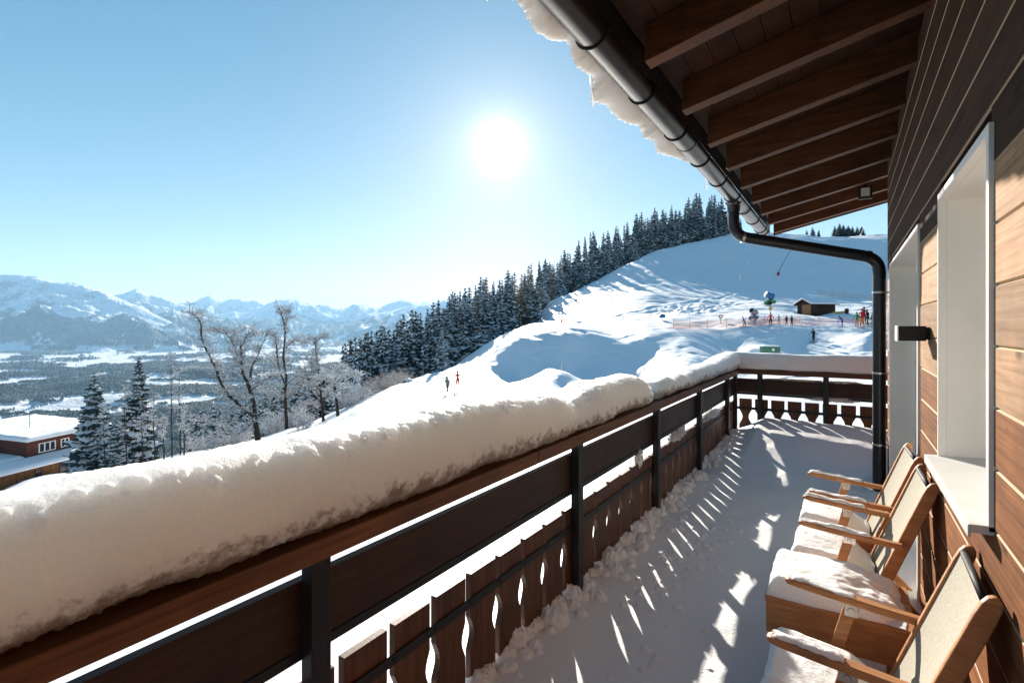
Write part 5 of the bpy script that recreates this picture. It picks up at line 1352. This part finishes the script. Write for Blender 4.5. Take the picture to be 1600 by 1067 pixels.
M['gun_blue'] = mat('gun_blue', (.05, .14, .32), .4, .4); M['gun_green'] = mat('gun_green', (.03, .26, .09), .5, .3); M['gun_grey'] = mat('gun_cover', (.30, .30, .33), .8, .1); M['orange'] = mat('orange_pad', (.75, .25, .10), .7, .2)
snow_gun('blue fan snow gun on a green wheeled carriage on the slope above the hut', 1203, 477, 21, M['gun_blue'], M['gun_green'], R(YAW))
snow_gun('grey covered fan snow gun standing behind the orange net', 1178, 500, 19, M['gun_grey'], M['gun_blue'], R(YAW) + .5, D=74)
def lance(label, px, py, tx, ty, D=None, base=True, red=True):
    g_, Dd = ground_hit(px, py, 50, 200)
    if D: g_ = G(px, D); Dd = D
    t = thing('snow_lance', label, 'snow lance', g_, 0, 'snow lances'); s = Dd / FPX
    top = (RT * (tx - px) * s) + Vector((0, 0, (py - ty) * s))
    mb = MB(); mb.lathe((0, 0, -.3), (0, 0, 1), [(0, .35), (1.0, .35), (1.3, .25)], 10); mb.build('base', M['cloth_red'] if red else M['trim'], t)
    mb = MB(); b0 = Vector((0, 0, .8)); mb.tube([b0, b0 + top * .5, top], [.09, .07, .05], 6); mb.tube([top, top + RT * (-.9) + Vector((0, 0, .25))], .07, 6); mb.build('lance', M['post'] if red else M['trim'], t)
    return t
M['cloth_red'] = mat('red_cover', (.4, .04, .04), .7, .1)
lance('dark snow lance leaning right from a red base on the shaded slope', 1216, 431, 1238, 388)
lance('pale snow lance below the end of the wood near the downpipe', 1156, 392, 1170, 368, red=False, D=150)
lance('thin white snow lance before the larches at the edge of the wood', 863, 462, 848, 432, red=False, D=134)
lance('bent white snow lance behind the frosted shrubs', 626, 572, 618, 553, red=False, D=76)
lance('thin pale snow lance on the far ridge beside the clump', 1345, 370, 1352, 352, red=False, D=240)
def net(label, pts, h, col, group, alpha=.42):
    """safety net on posts: pts are (px, py) feet"""
    t = None; feet = []
    for px, py in pts: feet.append(ground_hit(px, py, 60, 150)[0])
    t = thing('safety_net', label, 'safety net', feet[0], 0, group); b0 = feet[0]
    for f in feet:
        mb = MB(); mb.tube([f - b0 - Vector((0, 0, .3)), f - b0 + Vector((0, 0, h + .15))], .03, 6); mb.build('net_post', M['orange'], t)
    mb = MB()
    for a, c in zip(feet[:-1], feet[1:]):
        n = 14
        for i in range(n):
            u0, u1 = i / n, (i + 1) / n; p = (a.lerp(c, u0) - b0); q = (a.lerp(c, u1) - b0); s0 = .10 * math.sin(u0 * math.pi); s1 = .10 * math.sin(u1 * math.pi)
            off = (c - a).normalized().cross(Vector((0, 0, 1))) * .01
            mb.add([p + off + Vector((0, 0, .05)), q + off + Vector((0, 0, .05)), q + off + Vector((0, 0, h - s1)), p + off + Vector((0, 0, h - s0))], [(0, 1, 2, 3)])
    m_ = bpy.data.materials.new('net_mesh'); m_.use_nodes = True; b = m_.node_tree.nodes['Principled BSDF']; b.inputs['Base Color'].default_value = (*col, 1); b.inputs['Alpha'].default_value = alpha; b.inputs['Roughness'].default_value = .8
    mb.build('netting', m_, t)
net('long orange safety net along the edge of the piste in front of the people', [(1052, 513), (1078, 514), (1105, 513), (1135, 512), (1165, 510), (1195, 508), (1225, 506), (1250, 507)], 1.15, (.85, .32, .16), 'orange safety nets')
net('orange safety net across the piste right of the lone skier', [(1252, 508), (1280, 507), (1310, 506), (1340, 505), (1365, 505)], 1.0, (.85, .40, .25), 'orange safety nets', .3)
net('faint orange net higher up behind the hut', [(1280, 461), (1300, 463), (1320, 465), (1342, 467), (1364, 468)], 1.2, (.8, .45, .3), 'orange safety nets', .25)
def disc_sign(label, px, py, r, col, hgt, D=None, ring=None):
    g_, Dd = ground_hit(px, py, 60, 120)
    t = thing('piste_sign', label, 'sign', g_, R(YAW), 'round piste signs'); mb = MB(); mb.tube([(0, .03, -.3), (0, .03, hgt)], .04, 6); mb.build('pole', M['post'], t)
    mb = MB(); mb.lathe((0, -.03, hgt), (0, 1, 0), [(0, r), (.03, r)], 20); f_ = mb.build('sign_disc', col, t)
    mb = MB(); mb.lathe((0, -.036, hgt), (0, 1, 0), [(0, r * .62), (.004, r * .62)], 20); mb.build('sign_face', ring or M['trim'], f_)
M['yellow'] = mat('yellow_sign', (.62, .46, .10), .6, .2)
disc_sign('round yellow sign on a pole above the person in red', 1203.5, 505, .27, M['yellow'], 2.05, ring=M['yellow'])
disc_sign('round red and white sign on a pole at the left end of the net', 1126, 505, .3, M['cloth_red'], .95)
g_, D = ground_hit(1035, 500, 60, 120)
t = thing('padded_marker', 'small blue padded marker left of the round red sign', 'marker', g_, R(YAW)); mb = MB(); mb.prism([(-.35, 0, .3), (.35, 0, .3), (.5, 0, .55), (.35, 0, .85), (-.2, 0, .95), (-.5, 0, .6)], (0, .3, 0)); mb.build('pad', M['gun_blue'], t, bevel=.04)
mb = MB(); mb.tube([(0, .15, -.3), (0, .15, .5)], .05, 6); mb.build('pole', M['post'], t)
g_ = G(1203, 49); g_.z = Z(552, 49) - .5
t = thing('utility_cabinet', 'green metal cabinet with snow on its lid beyond the far handrail', 'cabinet', g_, R(YAW))
M['cab'] = mat('cabinet_green', (.06, .17, .10), .5, .3, var=(3, .2))
mb = MB(); mb.box(-.80, .80, -.35, .35, -1.0, 1.08); mb.build('housing', M['cab'], t, bevel=.02); mb = MB(); mb.box(-.84, .84, -.4, .4, 1.082, 1.13); mb.build('lid', M['cab'], t, bevel=.01); mb = MB(); mb.box(.02, .24, -.362, -.352, .75, .95); mb.build('notice_plate', M['trim'], t)
mb = MB(); mb.box(-.80, .80, -.38, .38, 1.134, 1.24); tag(mb.build('cabinet_snow', M['snow'], None, bevel=.05), 'snow lying on the lid of the green cabinet', 'snow'); bpy.data.objects['cabinet_snow'].matrix_world = t.matrix_basis.copy()
g_, D = ground_hit(1309, 490, 70, 100)
t = thing('rescue_sledge', 'yellow-green sledge lying in the snow right of the hut', 'sledge', g_, R(YAW)); mb = MB(); mb.prism([(-1.0, -.3, .05), (1.0, -.3, .05), (1.15, -.3, .42), (-.9, -.3, .25)], (0, .6, 0)); mb.build('tub', M['yellow'], t, bevel=.06)
mb = MB(); mb.bar((1.0, 0, .3), (1.7, 0, .6), .5, .04); mb.build('handle', M['post'], t)
t = thing('oil_drum', 'dark bin standing beside the yellow-green sledge', 'bin', ground_hit(1323, 490, 70, 100)[0]); mb = MB(); mb.lathe((0, 0, -.1), (0, 0, 1), [(0, .26), (.75, .3), (.8, .3), (.82, .2)], 14); mb.build('barrel', M['black'], t); mb = MB(); mb.lathe((0, 0, .722), (0, 0, 1), [(0, .32), (.05, .32), (.1, .12)], 14); mb.build('lid', M['post'], t)
# marker stakes in the snow
for i, (px, py, h, lab) in enumerate(((878, 512, 22, 'orange-topped stake on the sunlit slope below the wood'), (1078, 505, 16, 'thin stake standing in the orange net'), (926, 509, 13, 'thin pale stake on the slope'), (1210, 530, 9, 'short stake on the snow bank before the people'), (877, 580, 14, 'thin stake on the shaded snow bank'))):
    g_, D = ground_hit(px, py, 45, 120); t = thing('marker_stake', lab, 'stake', g_, 0, 'marker stakes'); hh = h / FPX * D; mb = MB(); mb.tube([(0, 0, -.3), (0, 0, hh)], .03, 6); mb.build('pole', M['trim'], t)
    mb = MB()
    if i == 0: mb.box(-.16, .16, -.03, .03, hh * .3, hh * .6)
    else: mb.tube([(0, 0, hh * .75), (0, 0, hh * 1.01)], .036, 6)
    mb.build('marker_band', M['orange'] if i == 0 else M['yellow'], t)
# ------------------------------------------------------------------ end
